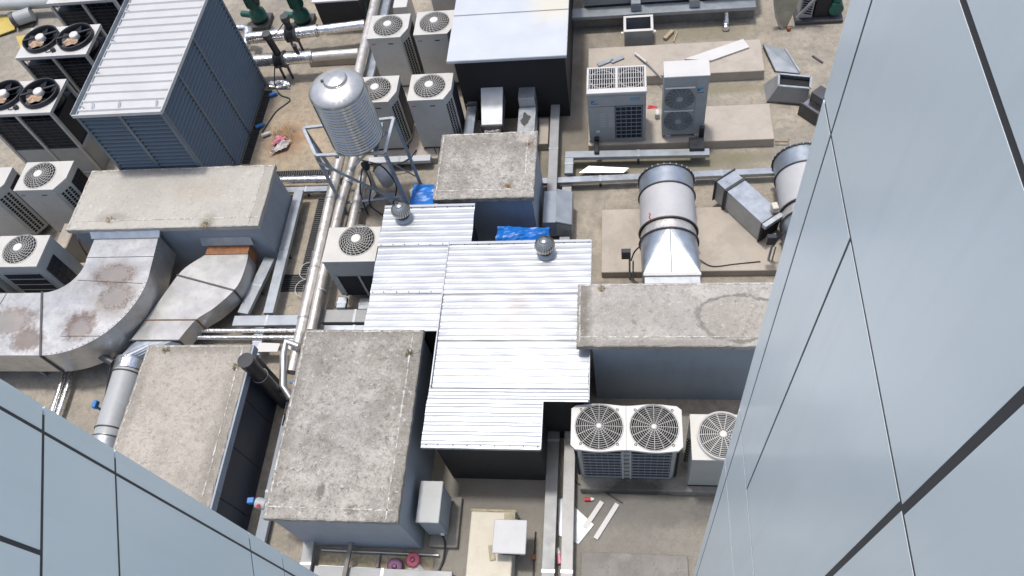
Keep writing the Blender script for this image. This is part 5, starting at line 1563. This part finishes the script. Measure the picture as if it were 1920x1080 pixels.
for i, (a, b, lb) in enumerate((((-.46, 4.03), (-.76, 3.56), 'white strip lying on the deck, left and nearer the trays'), ((-.19, 4.00), (-.57, 3.38), 'white strip lying on the deck, right and longer one'))):
    single(MB().bar((*a, .03), (*b, .03), .085, .02, .003), 'white_strip', 'board', lb, 'strip', 'white strips on the deck')
t = thing('drink_bottle', 'small red labelled bottle lying by the condenser pad', 'bottle', (-.68, 4.06, 0))
MB().cyl((-.77, 4.06, .04), (-.66, 4.065, .04), .035, n=14).build('red_label', 'red', t)
MB().cyl((-.659, 4.065, .04), (-.60, 4.07, .04), .034, .022, 14).build('neck', 'print_grey', t)
single(MB().sheet([(-1.24, 4.05, .03), (-1.12, 4.08, .03), (-.60, 3.62, .03), (-.86, 3.28, .03), (-1.22, 3.42, .03)], .008), 'loose_sheet', 'tray_blue', 'bluish steel sheet lying under the right bottom tray', 'metal sheet')
t = thing('drink_bottle', 'pink and white bottle lying between the two bottom trays', 'bottle', (-1.18, 3.0, 0))
MB().cyl((-1.20, 3.10, .05), (-1.17, 2.93, .05), .045, n=14).build('pink_label', 'pinkbag', t)
MB().cyl((-1.20, 3.101, .05), (-1.22, 3.2, .05), .044, .02, 14).build('neck', 'print_grey', t)
single(MB().obox(-3.22, 4.52, .02, .035, .12, .02, -.35, .004), 'tile_chip', 'board', 'tiny white tile chip in front of the silver roofed enclosure', 'chip')
def ball_tub(label, x, y, r, m, tilt):
    t = thing('plastic_tub', label, 'tub', (x, y, 0), 'round plastic tubs in the gutter')
    M_ = Matrix.Translation((x, y, .02)) @ Matrix.Rotation(tilt, 4, 'X')
    MB().lathe([(.001, .16), (r * .93, .155), (r, .13), (r * .97, .05), (r * .85, 0), (.001, 0)], (0, 0, 0), 28, M_).build('tub', m, t)
    MB().lathe([(r * 1.01, .12), (r * 1.05, .135), (r * 1.01, .15)], (0, 0, 0), 28, M_).build('rim', m, t)
    q = MB()
    q.lathe([(.02, .163), (.05, .17), (.001, .175)], (0, 0, 0), 14, M_)
    q.build('knob', m, t)
    return t
ball_tub('mauve plastic tub lying in the gutter below the long hut', -4.05, 2.80, .13, 'mauve', .3)
ball_tub('pink plastic tub lying in the gutter below the long hut', -3.74, 2.90, .12, 'pink', .15)
t = thing('gutter_channel', 'muddy open gutter channel along the front of the long hut', 'gutter', (-4.4, 2.85, 0))
MB().bar((-5.45, 2.99, .06), (-3.3, 2.98, .06), .02, .12).build('channel_lip', 'galv', t)
MB().bar((-5.45, 2.72, .06), (-3.3, 2.70, .06), .02, .12).build('channel_lip', 'galv', t)
MB().box(-5.5, -3.4, 2.735, 2.965, 0, .012).build('mud_bed', 'crumble', t)
MB().box(-4.42, -4.36, 2.735, 2.965, .013, .10, .006).build('baffle', 'pad_grey', t)
single(MB().bar((-4.85, 3.08, .32), (-4.88, 2.2, .32), .07, .07, .004), 'drain_pipe_box', 'pad_grey', 'grey square pipe sticking out from the long hut front wall', 'pipe')
single(MB().sheet([(-3.9, 2.72, .05), (-3.62, 2.82, .10), (-3.5, 2.70, .04), (-3.75, 2.6, .03)], .01), 'crumpled_sheet', 'bag', 'crumpled whitish sheet beside the pink tub', 'sheet')

# ================================================================ BETWEEN THE TWO LOWER HUTS
t = thing('chimney_pipe', 'black upright flue pipe at the corner of panelled hut', 'flue pipe', (-6.82, 5.86, 0))
MB().cyl((-6.82, 5.86, 0), (-6.82, 5.86, 1.93), .135, n=28).build('pipe', 'plastic_black', t)
MB().cyl((-6.82, 5.86, 1.80), (-6.82, 5.86, 1.96), .15, n=28).build('cap', 'plastic_black', t)
MB().ring((-6.82, 5.86, 1.3), .15, .006, 28, 5).build('band', 'galv', t)
pipe('bent stainless pipe between the two lower huts', [(-6.45, 6.75, .75), (-6.72, 6.85, .78), (-6.75, 6.6, .72), (-6.66, 5.95, .6), (-6.50, 5.75, .5)], .075, 'stainless_matt', None)
t = thing('pipe_fitting', 'brass coloured fitting below the bent stainless pipe', 'pipe fitting', (-6.4, 5.5, 0))
MB().cyl((-6.42, 5.62, .45), (-6.46, 5.40, .45), .09, .12, 20).build('bell', 'brass', t)
MB().cyl((-6.40, 5.72, .45), (-6.42, 5.62, .45), .07, n=18).build('neck', 'rust', t)
MB().cyl((-6.46, 5.40, .45), (-6.48, 5.2, .42), .10, n=18).build('hose_end', 'plastic_black', t)
MB().box(-6.5, -6.36, 5.44, 5.56, 0, .36, .006).build('block', 'steel_dark', t)
for x, y, w in ((-6.56, 6.42, 'upper'), (-6.55, 6.12, 'lower')):
    t = thing('gate_valve', 'dark valve with blue handle beside the bent pipe, %s one' % w, 'valve', (x, y, 0), 'blue handled valves between the huts')
    MB().cyl((x, y, .3), (x + .3, y + .02, .3), .07, n=16).build('valve_body', 'steel_dark', t)
    MB().bar((x - .05, y - .03, .46), (x + .14, y + .04, .46), .05, .02, .004).build('handle', 'blue_paint', t)
    MB().cyl((x + .05, y, .3), (x + .05, y, .45), .025, n=10).build('stem', 'steel_dark', t)
single(MB().sheet([(-7.52, 6.80, .42), (-7.05, 6.80, .42), (-7.02, 6.98, .44), (-7.48, 7.0, .44)], .02), 'loose_board', 'board', 'bright white board left of the bent stainless pipe', 'board', 'white boards between the huts')
single(MB().sheet([(-6.98, 7.12, .42), (-6.70, 7.08, .42), (-6.72, 6.80, .40), (-6.9, 6.92, .40)], .02), 'loose_board', 'board', 'small white board right of the bent stainless pipe', 'board', 'white boards between the huts')
t = thing('drain_valve', 'grey pipe end with blue cap sticking out of the long hut', 'valve', (-6.1, 3.42, 1.3))
MB().cyl((-5.72, 3.36, 1.48), (-6.02, 3.40, 1.48), .075, n=18).build('pipe', 'unit_white', t)
MB().cyl((-6.02, 3.40, 1.48), (-6.2, 3.43, 1.48), .095, n=18).build('valve_body', 'unit_grey', t)
MB().obox(-6.30, 3.45, 1.50, .12, .1, .1, .1, .012).build('cap', 'blue_paint', t)
MB().cyl((-6.12, 3.36, 1.55), (-6.12, 3.34, 1.585), .03, n=12).build('red_dot', 'red', t)

# ================================================================ DRAIN GRATINGS
def grating(label, x0, x1, y0, y1, along='y', n=None):
    t = thing('drain_grating', label, 'drain grating', ((x0 + x1) / 2, (y0 + y1) / 2, 0), 'drain gratings in the deck')
    MB().box(x0, x1, y0, y1, .002, .006).build('sump', 'dark', t)
    m = MB()
    if along == 'y':
        k = int((y1 - y0) / .055)
        for i in range(k):
            y = y0 + (i + .5) * (y1 - y0) / k
            m.box(x0, x1, y - .011, y + .011, .008, .03)
    else:
        k = int((x1 - x0) / .055)
        for i in range(k):
            x = x0 + (i + .5) * (x1 - x0) / k
            m.box(x - .011, x + .011, y0, y1, .008, .03)
    m.build('grate_bars', 'steel_dark', t, kind='stuff')
    return t
grating('drain grating at the foot of the blue louvred side', -9.40, -9.19, 12.2, 14.7)
grating('drain grating behind the back corner of the pale hut', -8.42, -7.0, 11.76, 11.92, 'x')
grating('long drain grating left of the twin pale pipes', -7.16, -6.93, 8.95, 11.05)
grating('square drain grating at the end of the long one', -7.60, -6.92, 8.48, 8.93)
for k, (y, lb) in enumerate(((9.0, 'upper'), (8.55, 'lower'))):
    single(MB().tube([(-6.7, y + .12, .62), *[(-6.95 - .2 * math.sin(a), y + .22 * math.cos(a) - .05, .12) for a in [i * math.pi / 8 for i in range(9)]], (-6.72, y - .28, .6)], .008, 6), 'wire_loop', 'board',
           'thin white wire loop hanging off the twin pipes, %s one' % lb, 'wire', 'white wire loops by the twin pipes')

# ================================================================ TARPAULINS AND RUBBISH
def crumpled(m, pts, h, n=9, seed=1, th=.01):
    """cloth between four corners with folds"""
    rnd = random.Random(seed)
    P = [Vector(p) for p in pts]
    ph = [rnd.uniform(0, 6) for _ in range(4)]
    vs = []
    for i in range(n + 1):
        for j in range(n + 1):
            u, v = i / n, j / n
            p = P[0] * (1 - u) * (1 - v) + P[1] * u * (1 - v) + P[2] * u * v + P[3] * (1 - u) * v
            w = .5 + .25 * math.sin(7 * u + ph[0] + 3 * v) + .25 * math.sin(9 * v + ph[1] - 4 * u)
            e = min(1, 6 * min(u, 1 - u, v, 1 - v) + .15)
            vs.append((p.x + rnd.uniform(-.012, .012), p.y + rnd.uniform(-.012, .012), p.z + h * w * e + rnd.uniform(0, h * .25)))
    lo = [(x, y, z - th) for x, y, z in vs]
    k = n + 1
    N = len(vs)
    fs = [(i * k + j, (i + 1) * k + j, (i + 1) * k + j + 1, i * k + j + 1) for i in range(n) for j in range(n)]
    fs += [tuple(N + q for q in f)[::-1] for f in fs]
    rim = [j for j in range(n)] + [i * k + n for i in range(n)] + [n * k + n - j for j in range(n)] + [(n - i) * k for i in range(n)]
    fs += [(rim[i], rim[(i + 1) % len(rim)], N + rim[(i + 1) % len(rim)], N + rim[i]) for i in range(len(rim))]
    return m.add(vs, fs)
single(crumpled(MB(), [(-4.90, 10.62, .10), (-3.92, 10.55, .10), (-3.9, 11.25, .10), (-4.85, 11.30, .10)], .10, 10, 3), 'blue_tarpaulin', 'tarp', 'blue tarpaulin on the deck left of the square roof hut', 'tarpaulin', 'blue tarpaulins')
t = thing('blue_tarpaulin', 'blue tarpaulin bundle between square roof hut and silver roof', 'tarpaulin', (-2.05, 8.97, 0), 'blue tarpaulins')
crumpled(MB(), [(-2.62, 8.70, 1.12), (-1.50, 8.68, 1.08), (-1.52, 9.22, 1.14), (-2.56, 9.26, 1.18)], .14, 14, 5).build('cover', 'tarp', t)
MB().box(-2.58, -1.54, 8.74, 9.2, 0, 1.10, .04).build('wrapped_load', 'tarp', t)
t = thing('rubbish_bag', 'torn pink and white plastic bag on the sandy deck', 'rubbish bag', (-8.45, 12.7, 0))
crumpled(MB(), [(-8.68, 12.42, .06), (-8.28, 12.60, .08), (-8.24, 12.86, .06), (-8.55, 12.74, .06)], .14, 8, 8).build('white_side', 'bag', t)
crumpled(MB(), [(-8.70, 12.72, .06), (-8.40, 12.76, .10), (-8.38, 12.98, .06), (-8.66, 12.98, .05)], .12, 8, 9).build('pink_side', 'pinkbag', t)
def tuft(label, x, y, z, r, m='weed', n=26, h=.1, name='weed_tuft'):
    mb = MB()
    if z > 1:
        r, h = r * .8, h * .55
    rnd = random.Random(int((x * 7 + y * 13) * 100))
    for i in range(n):
        a, d = rnd.uniform(0, 6.28), r * rnd.random() ** .6
        px, py = x + d * math.cos(a), y + d * math.sin(a)
        b, l = rnd.uniform(0, 6.28), h * rnd.uniform(.5, 1.3)
        w = .005
        dx, dy = math.cos(b) * l * .8, math.sin(b) * l * .8
        mb.add([(px - w * math.sin(b), py + w * math.cos(b), z), (px + w * math.sin(b), py - w * math.cos(b), z), (px + dx * .5 + w * math.sin(b), py + dy * .5 - w * math.cos(b), z + l * .8), (px + dx, py + dy, z + l * .7), (px + dx * .5 - w * math.sin(b), py + dy * .5 + w * math.cos(b), z + l * .8)], [(0, 1, 2, 4), (4, 2, 3)])
    return single(mb, name, m, label, 'weed', 'weed tufts on the roofs')
tuft('dry brown weeds around the pink and white bag', -8.48, 13.05, 0, .32, 'dead', 60, .16)
tuft('grass tuft on front edge of the palest roof, left one', -11.05, 9.42, 1.5, .13, 'dead', 30, .1)
tuft('grass tuft on front edge of the palest roof, by the rusty collar', -8.77, 9.24, 1.5, .14, 'dead', 40, .14)
tuft('brown tuft at the right edge of the square mottled roof', -1.93, 10.8, 1.9, .09, 'dead', 30, .06)
tuft('brown tuft at the front edge of the square mottled roof', -2.30, 9.73, 1.9, .07, 'dead', 26, .06)
tuft('weed tuft at back edge of the stained roof', -.42, 7.08, 2.3, .08, 'dead', 34, .09)
tuft('weed tuft at right edge of the long grey roof', -3.78, 5.98, 2.0, .09, 'weed', 34)
tuft('weed tuft at back edge of the warm grey roof', -8.67, 6.24, 1.6, .08)
tuft('weed tuft by the black flue on the warm grey roof', -7.16, 5.88, 1.6, .08)
t = single(crumpled(MB(), [(-6.20, 10.72, .02), (-5.95, 10.68, .04), (-5.72, 11.15, .04), (-6.0, 11.28, .03)], .06, 6, 12), 'plastic_sheet', 'board', 'white plastic sheet on the deck beneath the tank', 'sheet')
single(MB().sheet([(-5.2, 10.62, .05), (-4.95, 10.72, .05), (-5.25, 11.12, .06), (-5.62, 11.1, .06)], .012), 'loose_sheet', 'tray_blue', 'pale steel sheet on the deck under the tank stand', 'metal sheet')
single(MB().sheet([(-4.98, 11.2, .03), (-4.9, 10.95, .03), (-4.78, 11.0, .03), (-4.82, 11.3, .03)], .01), 'paper_sheet', 'board', 'white scrap beside the left blue tarpaulin', 'sheet')

# ================================================================ LOOSE THINGS ON THE RIGHT
single(MB().sheet([(1.46, 14.74, .33), (2.08, 14.64, .33), (3.00, 15.03, .33), (2.88, 15.32, .33)], .04), 'long_board', 'board', 'long white board lying on the farthest concrete pad', 'board')
t = thing('folded_sheet', 'blue grey folded steel panel lying beside the farthest pad', 'metal panel', (3.75, 14.85, 0))
MB().sheet([(3.38, 15.34, .10), (3.88, 15.18, .06), (4.13, 14.36, .05), (3.58, 14.48, .05)], .02).build('panel', 'tray_blue', t)
MB().bar((3.88, 15.18, .08), (4.13, 14.36, .08), .03, .05).build('folded_edge', 'galv', t)
MB().bar((3.38, 15.34, .08), (3.58, 14.48, .04), .02, .05).build('folded_edge', 'steel_dark', t)
t = thing('duct_transition', 'open mouthed tapered steel duct hood standing on the deck', 'duct section', (3.8, 13.55, 0))
tp_ = [(3.54, 13.90), (4.23, 13.75), (4.16, 13.40), (3.49, 13.53)]
bt_ = [(3.28, 14.1), (4.25, 13.9), (4.14, 13.36), (3.30, 13.52)]
m = MB()
for i in range(4):
    j = (i + 1) % 4
    m.add([(*bt_[i], 0), (*bt_[j], 0), (*tp_[j], .5), (*tp_[i], .5)], [(0, 1, 2, 3)])
m.build('hood', 'tray', t)
m = MB()
for i in range(4):
    j = (i + 1) % 4
    MB().bar((*tp_[i], .505), (*tp_[j], .505), .045, .03).build('flange', 'galv', t)
cxm, cym = sum(p[0] for p in tp_) / 4, sum(p[1] for p in tp_) / 4
MB().add([(cxm + (x - cxm) * .93, cym + (y - cym) * .9, .40) for x, y in tp_], [(0, 1, 2, 3)]).build('dark_mouth', 'dark', t)
MB().bar((*bt_[2], .02), (*bt_[3], .02), .04, .04).build('flange', 'steel_dark', t)
t = thing('duct_elbow', 'shiny steel duct elbow lying by the right panel wall', 'duct section', (4.2, 13.0, 0))
M_ = Matrix.Translation((4.22, 13.02, 0)) @ Matrix.Rotation(R(-48), 4, 'Z')
MB().box(-.22, .22, -.12, .1, .02, .34, .006, M_).build('duct_body', 'stainless', t)
MB().box(-.25, .25, -.16, -.125, .0, .38, .004, M_).build('flange', 'steel_dark', t)
MB().box(-.2, .24, .105, .42, .05, .55, .01, M_).build('duct_body', 'steel_dark', t)
t = thing('open_box', 'open topped grey steel box on the deck by the black box', 'box', (.37, 15.85, 0))
xa, xb, ya, yb, hh = .03, .72, 15.58, 16.12, .52
for a, b_, c_, d_ in ((xa, xb, ya, ya + .015), (xa, xb, yb - .015, yb), (xa, xa + .015, ya + .016, yb - .016), (xb - .015, xb, ya + .016, yb - .016)):
    MB().box(a, b_, c_, d_, 0, hh).build('side', 'tray', t)
for a, b_, c_, d_ in ((xa - .02, xb + .02, ya - .02, ya + .06), (xa - .02, xb + .02, yb - .05, yb + .02), (xa - .02, xa + .045, ya + .061, yb - .051), (xb - .045, xb + .02, ya + .061, yb - .051)):
    MB().box(a, b_, c_, d_, hh + .001, hh + .02, .003).build('rim', 'board', t)
MB().box(xa + .016, xb - .016, ya + .016, yb - .016, .05, .06).build('floor', 'dark', t)
for x in (xa - .05, xb + .05):
    MB().box(x - .03, x + .03, ya - .02, ya + .04, hh - .06, hh - .02, .004).build('lug', 'print_grey', t)
single(MB().bar((1.03, 15.78, .05), (1.24, 16.06, .05), .09, .08, .006), 'timber_block', 'wood', 'short pale timber block on the deck right of the open box', 'timber')
single(MB().bar((1.25, 15.70, .02), (1.36, 16.06, .02), .03, .03), 'thin_stick', 'wood', 'thin stick lying right of the timber block', 'stick')
for k, (a, b, lb) in enumerate((((-.62, 14.70), (-.26, 14.88), 'left'), ((-.30, 14.78), (0, 14.94), 'right'))):
    single(MB().bar((*a, .31), (*b, .31), .11, .03, .004), 'metal_offcut', 'tray_blue', 'grey steel offcut on the pad behind the barred condenser, %s one' % lb, 'offcut', 'steel offcuts')
single(MB().tube([(-.12, 15.52, .06), (.56, 14.65, .34), (.9, 14.13, .32)], .017, 8), 'thin_conduit', 'tray', 'thin grey conduit lying across the pad behind the condensers', 'conduit')
single(MB().tube([(.28, 15.02, .33), (.55, 14.66, .36)], .03, 8), 'white_pipe', 'board', 'short white pipe resting on the thin conduit', 'pipe')
single(crumpled(MB(), [(.55, 13.42, .02), (.78, 13.40, .02), (.78, 13.52, .03), (.57, 13.55, .02)], .05, 5, 4), 'red_scrap', 'red', 'red scrap between the two logo condensers', 'scrap')
single(MB().obox(.66, 13.32, .06, .34, .07, .1, 0, .01), 'timber_batten', 'cream', 'pale batten behind the gap of the two logo condensers', 'timber')
single(MB().obox(.76, 12.98, .33, .1, .18, .16, 0, .02), 'white_block', 'board', 'white foam block left of the tall narrow condenser', 'block')
for k, (x, lb) in enumerate(((-.62, 'barred'), (1.70, 'tall narrow'))):
    t = thing('pipe_cover', 'black pipe cover dropping from the %s condenser to the tray' % lb, 'pipe cover', (x, 12.1, .2), 'black pipe covers')
    MB().box(x - .055, x + .055, 12.14, 12.22, .36, .72 if k else .5, .012).build('upright', 'plastic_black', t)
    MB().box(x - .055 - (.22 if k else 0), x + .055, 11.80, 12.139, .36, .44, .012).build('foot', 'plastic_black', t)
single(MB().sheet([(-1.03, 11.50, .10), (-.80, 11.66, .14), (.10, 11.58, .12), (-.02, 11.46, .10)], .012), 'foil_offcut', 'galv', 'shiny foil offcut beside the pale tray', 'offcut')
single(MB().tube([(3.34, 12.22, .1), (3.62, 12.2, .1), (3.64, 12.26, .12)], .015, 8), 'rebar_stub', 'rust', 'short rusty bar sticking out of the condenser pad', 'bar')
single(MB().bar((4.5, 14.95, .02), (4.7, 14.7, .02), .04, .03), 'timber_offcut', 'steel_dark', 'short dark offcut on the deck near the right panel wall', 'offcut')
t = thing('air_handler_row', 'row of grey steel air handlers along the top edge', 'air handler', (1.0, 17, 0))
for k in range(3):
    xa = -1.0 + k * 1.45
    MB().box(xa, xa + 1.36, 16.62, 17.6, .52, 1.35, .012).build('casing', 'unit_grey', t)
    MB().box(xa + .05, xa + 1.31, 16.60, 16.618, .58, 1.3, .006).build('access_panel', 'tray', t)
    MB().box(xa + 1.361, xa + 1.449, 16.7, 17.5, .52, 1.2).build('gap_strip', 'dark', t)
MB().bar((-1.9, 16.42, .44), (3.25, 16.42, .44), .34, .10, .008).build('base_beam', 'tray_blue', t)
single(MB().box(-1.75, 3.27, 16.42, 17.5, 0, .38, .012), 'concrete_plinth', 'pad_grey', 'long grey concrete plinth under the air handler row', 'concrete pad')
for k, x in enumerate((.32, 1.76)):
    single(MB().box(x - .12, x + .12, 16.34, 16.60, .50, .74, .01), 'bracket_box', 'tray_blue', 'small bracket box on the air handler beam, %s one' % ('left', 'right')[k], 'bracket', 'bracket boxes')
single(MB().tube(catmull([(2.55, 16.28, .36), (2.56, 16.2, .2), (2.55, 16.12, .08), (2.55, 15.98, .06)], 5), [.05, .05, .05, .055, .06, .065, .07, .075, .08, .085, .09, .09, .09, .09, .08, .05][:16], 14), 'drain_boot', 'foil', 'foil wrapped drain spout under the air handler beam', 'pipe')
t = thing('fibreglass_cowl', 'mossy curved fibreglass shell standing upright at the top edge', 'cowl', (4.0, 16.5, 0))
sh = [(3.56, 1.5), (3.58, 1.1), (3.64, .7), (3.73, .35), (3.84, .10), (3.93, .01), (4.02, .06), (4.10, .35), (4.18, .75), (4.27, 1.2), (4.32, 1.5)]
n_ = len(sh)
m = MB().add([(x, 15.97 + .14 * (x - 3.93) ** 2 + z * .10, z) for x, z in sh] + [(x, 16.07 + .14 * (x - 3.93) ** 2 + z * .10, z) for x, z in sh],
             [tuple(range(n_)), tuple(range(n_, 2 * n_))[::-1]] + [(i, n_ + i, n_ + (i + 1) % n_, (i + 1) % n_) for i in range(n_)])
m.build('shell', 'moss_frp', t)
MB().tube([(x - .01, 15.97 + .14 * (x - 3.93) ** 2 + z * .10, z) for x, z in sh[:6]], .025, 8).build('rim', 'pad', t)
single(MB().obox(4.05, 15.9, .05, .08, .08, .1, .2, .004), 'brick_chip', 'rust', 'small broken brick under the mossy cowl', 'brick')
t = thing('pump_skid', 'dark pump skid with green motor at the top right', 'pump', (4.75, 16.4, 0))
MB().box(4.22, 5.35, 16.05, 16.9, .02, .1, .008).build('base_frame', 'steel_dark', t)
MB().box(4.30, 4.62, 16.2, 16.8, .101, .95, .01).build('filter_box', 'unit_grey', t)
m = MB()
for i in range(9):
    m.obox(4.46, 16.19, .25 + i * .07, .26, .012, .03, 0, 0, 0, .3)
m.build('louvre_slots', 'dark', t, kind='stuff')
MB().box(4.66, 5.0, 16.2, 16.8, .101, .8, .01).build('housing', 'black', t)
MB().cyl((5.15, 16.15, .34), (5.15, 16.75, .34), .17, n=24).build('motor', 'green', t)
MB().cyl((5.15, 16.3, .5), (5.15, 16.3, .8), .12, n=20).build('vertical_motor', 'green', t)
MB().bar((4.24, 16.1, .2), (4.75, 16.12, 1.0), .07, .05).build('brace', 'tray', t)

# ================================================================ FAR LEFT
single(MB().sheet([(-19.2, 18.35, .10), (-18.3, 18.30, .12), (-18.0, 17.70, .10), (-18.45, 17.5, .08), (-19.2, 17.5, .08)], .03), 'yellow_board', 'yellow', 'yellow painted board lying in the top left corner', 'board')
single(MB().sheet([(-17.9, 17.45, .03), (-17.5, 17.5, .03), (-17.1, 17.15, .03), (-17.5, 16.9, .03)], .01), 'yellow_sheet', 'yellow', 'small yellowish sheet right of the yellow board', 'sheet')
t = thing('old_motor', 'old grey motor on the deck in the top left corner', 'motor', (-17.8, 18.0, 0))
MB().cyl((-17.95, 17.95, .25), (-17.5, 18.15, .25), .2, n=24).build('barrel', 'unit_grey', t)
MB().cyl((-18.05, 17.9, .25), (-17.95, 17.95, .25), .23, n=24).build('end_cover', 'steel_dark', t)
MB().box(-18.0, -17.5, 17.85, 18.2, 0, .06).build('foot', 'steel_dark', t)
pipe('grey pipe along the top left corner', [(-19.5, 18.45, .4), (-16.6, 18.42, .4)], .16, 'unit_grey', None)
single(MB().box(-12.86, -12.55, 9.25, 9.95, 0, .75, .02), 'concrete_block', 'pad', 'grey concrete block between pale hut and grilled condenser', 'concrete block')
single(MB().box(-12.54, -11.5, 9.0, 9.12, 0, .35, .02), 'mossy_kerb', 'moss_frp', 'mossy kerb behind the rusty duct neck', 'kerb')
single(MB().box(-12.55, -11.45, 8.62, 8.98, 0, .2, .01), 'pipe_cover_box', 'board', 'pale low cover behind the rusty duct neck', 'cover')

for k, (x, y, m_, lb) in enumerate(((-9.18, 14.45, 'blue_paint', 'blue bottle among rubbish at the louvred box back corner'), (-9.28, 13.35, 'blue_paint', 'blue bottle on the drain grating beside the louvres'), (-9.05, 13.05, 'board', 'white cup on the drain grating beside the louvres'))):
    single(MB().cyl((x, y, .07), (x + .16, y + .08, .07), .05, n=12).cyl((x + .16, y + .08, .07), (x + .21, y + .105, .07), .025, n=10), 'litter_bottle', m_, lb, 'litter')
single(crumpled(MB(), [(-9.35, 14.75, .02), (-8.7, 14.7, .02), (-8.75, 15.0, .03), (-9.3, 15.02, .02)], .09, 8, 21), 'foil_scrap', 'foil', 'crumpled foil scrap under the lower foil pipe', 'scrap')

for k, (pts, r_, m_, lb) in enumerate((
    ([(-4.9, 12.25, .22), (-5.0, 11.9, .33), (-5.4, 11.75, .3), (-6.1, 11.8, .45), (-6.4, 11.9, .66)], .016, 'plastic_black', 'black cable from the front fan condensers to the pale pipe'),
    ([(-4.45, 12.25, .25), (-4.3, 11.9, .1), (-4.1, 11.6, .04), (-4.0, 11.3, .03)], .014, 'plastic_black', 'black cable trailing beside the square roof hut'),
    ([(-1.15, 4.6, .05), (-.9, 4.35, .03), (-.6, 4.3, .03), (-.1, 4.02, .02)], .011, 'plastic_black', 'thin black cable along the foot of the condenser pad'),
    ([(-.3, 12.1, .1), (.1, 12.02, .03), (.6, 12.08, .03), (1.2, 11.98, .03)], .011, 'plastic_black', 'thin black cable behind the long cable tray'),
    ([(-9.0, 15.05, .5), (-9.1, 14.8, .1), (-8.9, 14.5, .03), (-8.6, 14.3, .02), (-8.9, 13.9, .02), (-9.1, 13.2, .02)], .016, 'plastic_black', 'black cable trailing down from the lower foil pipe valve'),
    ([(-8.8, 16.1, 1.0), (-9.0, 15.8, .9), (-8.95, 15.4, 1.2), (-8.85, 15.2, 1.3)], .014, 'plastic_black', 'black cable looping between the two valves'),
    ([(1.5, 9.0, .25), (1.75, 8.85, .22), (2.2, 8.9, .215), (2.7, 8.95, .22)], .011, 'plastic_black', 'thin cable on the pad between the fan ducts'),
    ([(-12.3, 9.9, .5), (-12.4, 9.6, .7), (-12.3, 9.35, .5), (-12.2, 9.2, .1)], .016, 'plastic_black', 'black cable by the concrete block next to the palest roof'))):
    single(MB().tube(catmull(pts, 6), r_, 7), 'cable', m_, lb, 'cable')
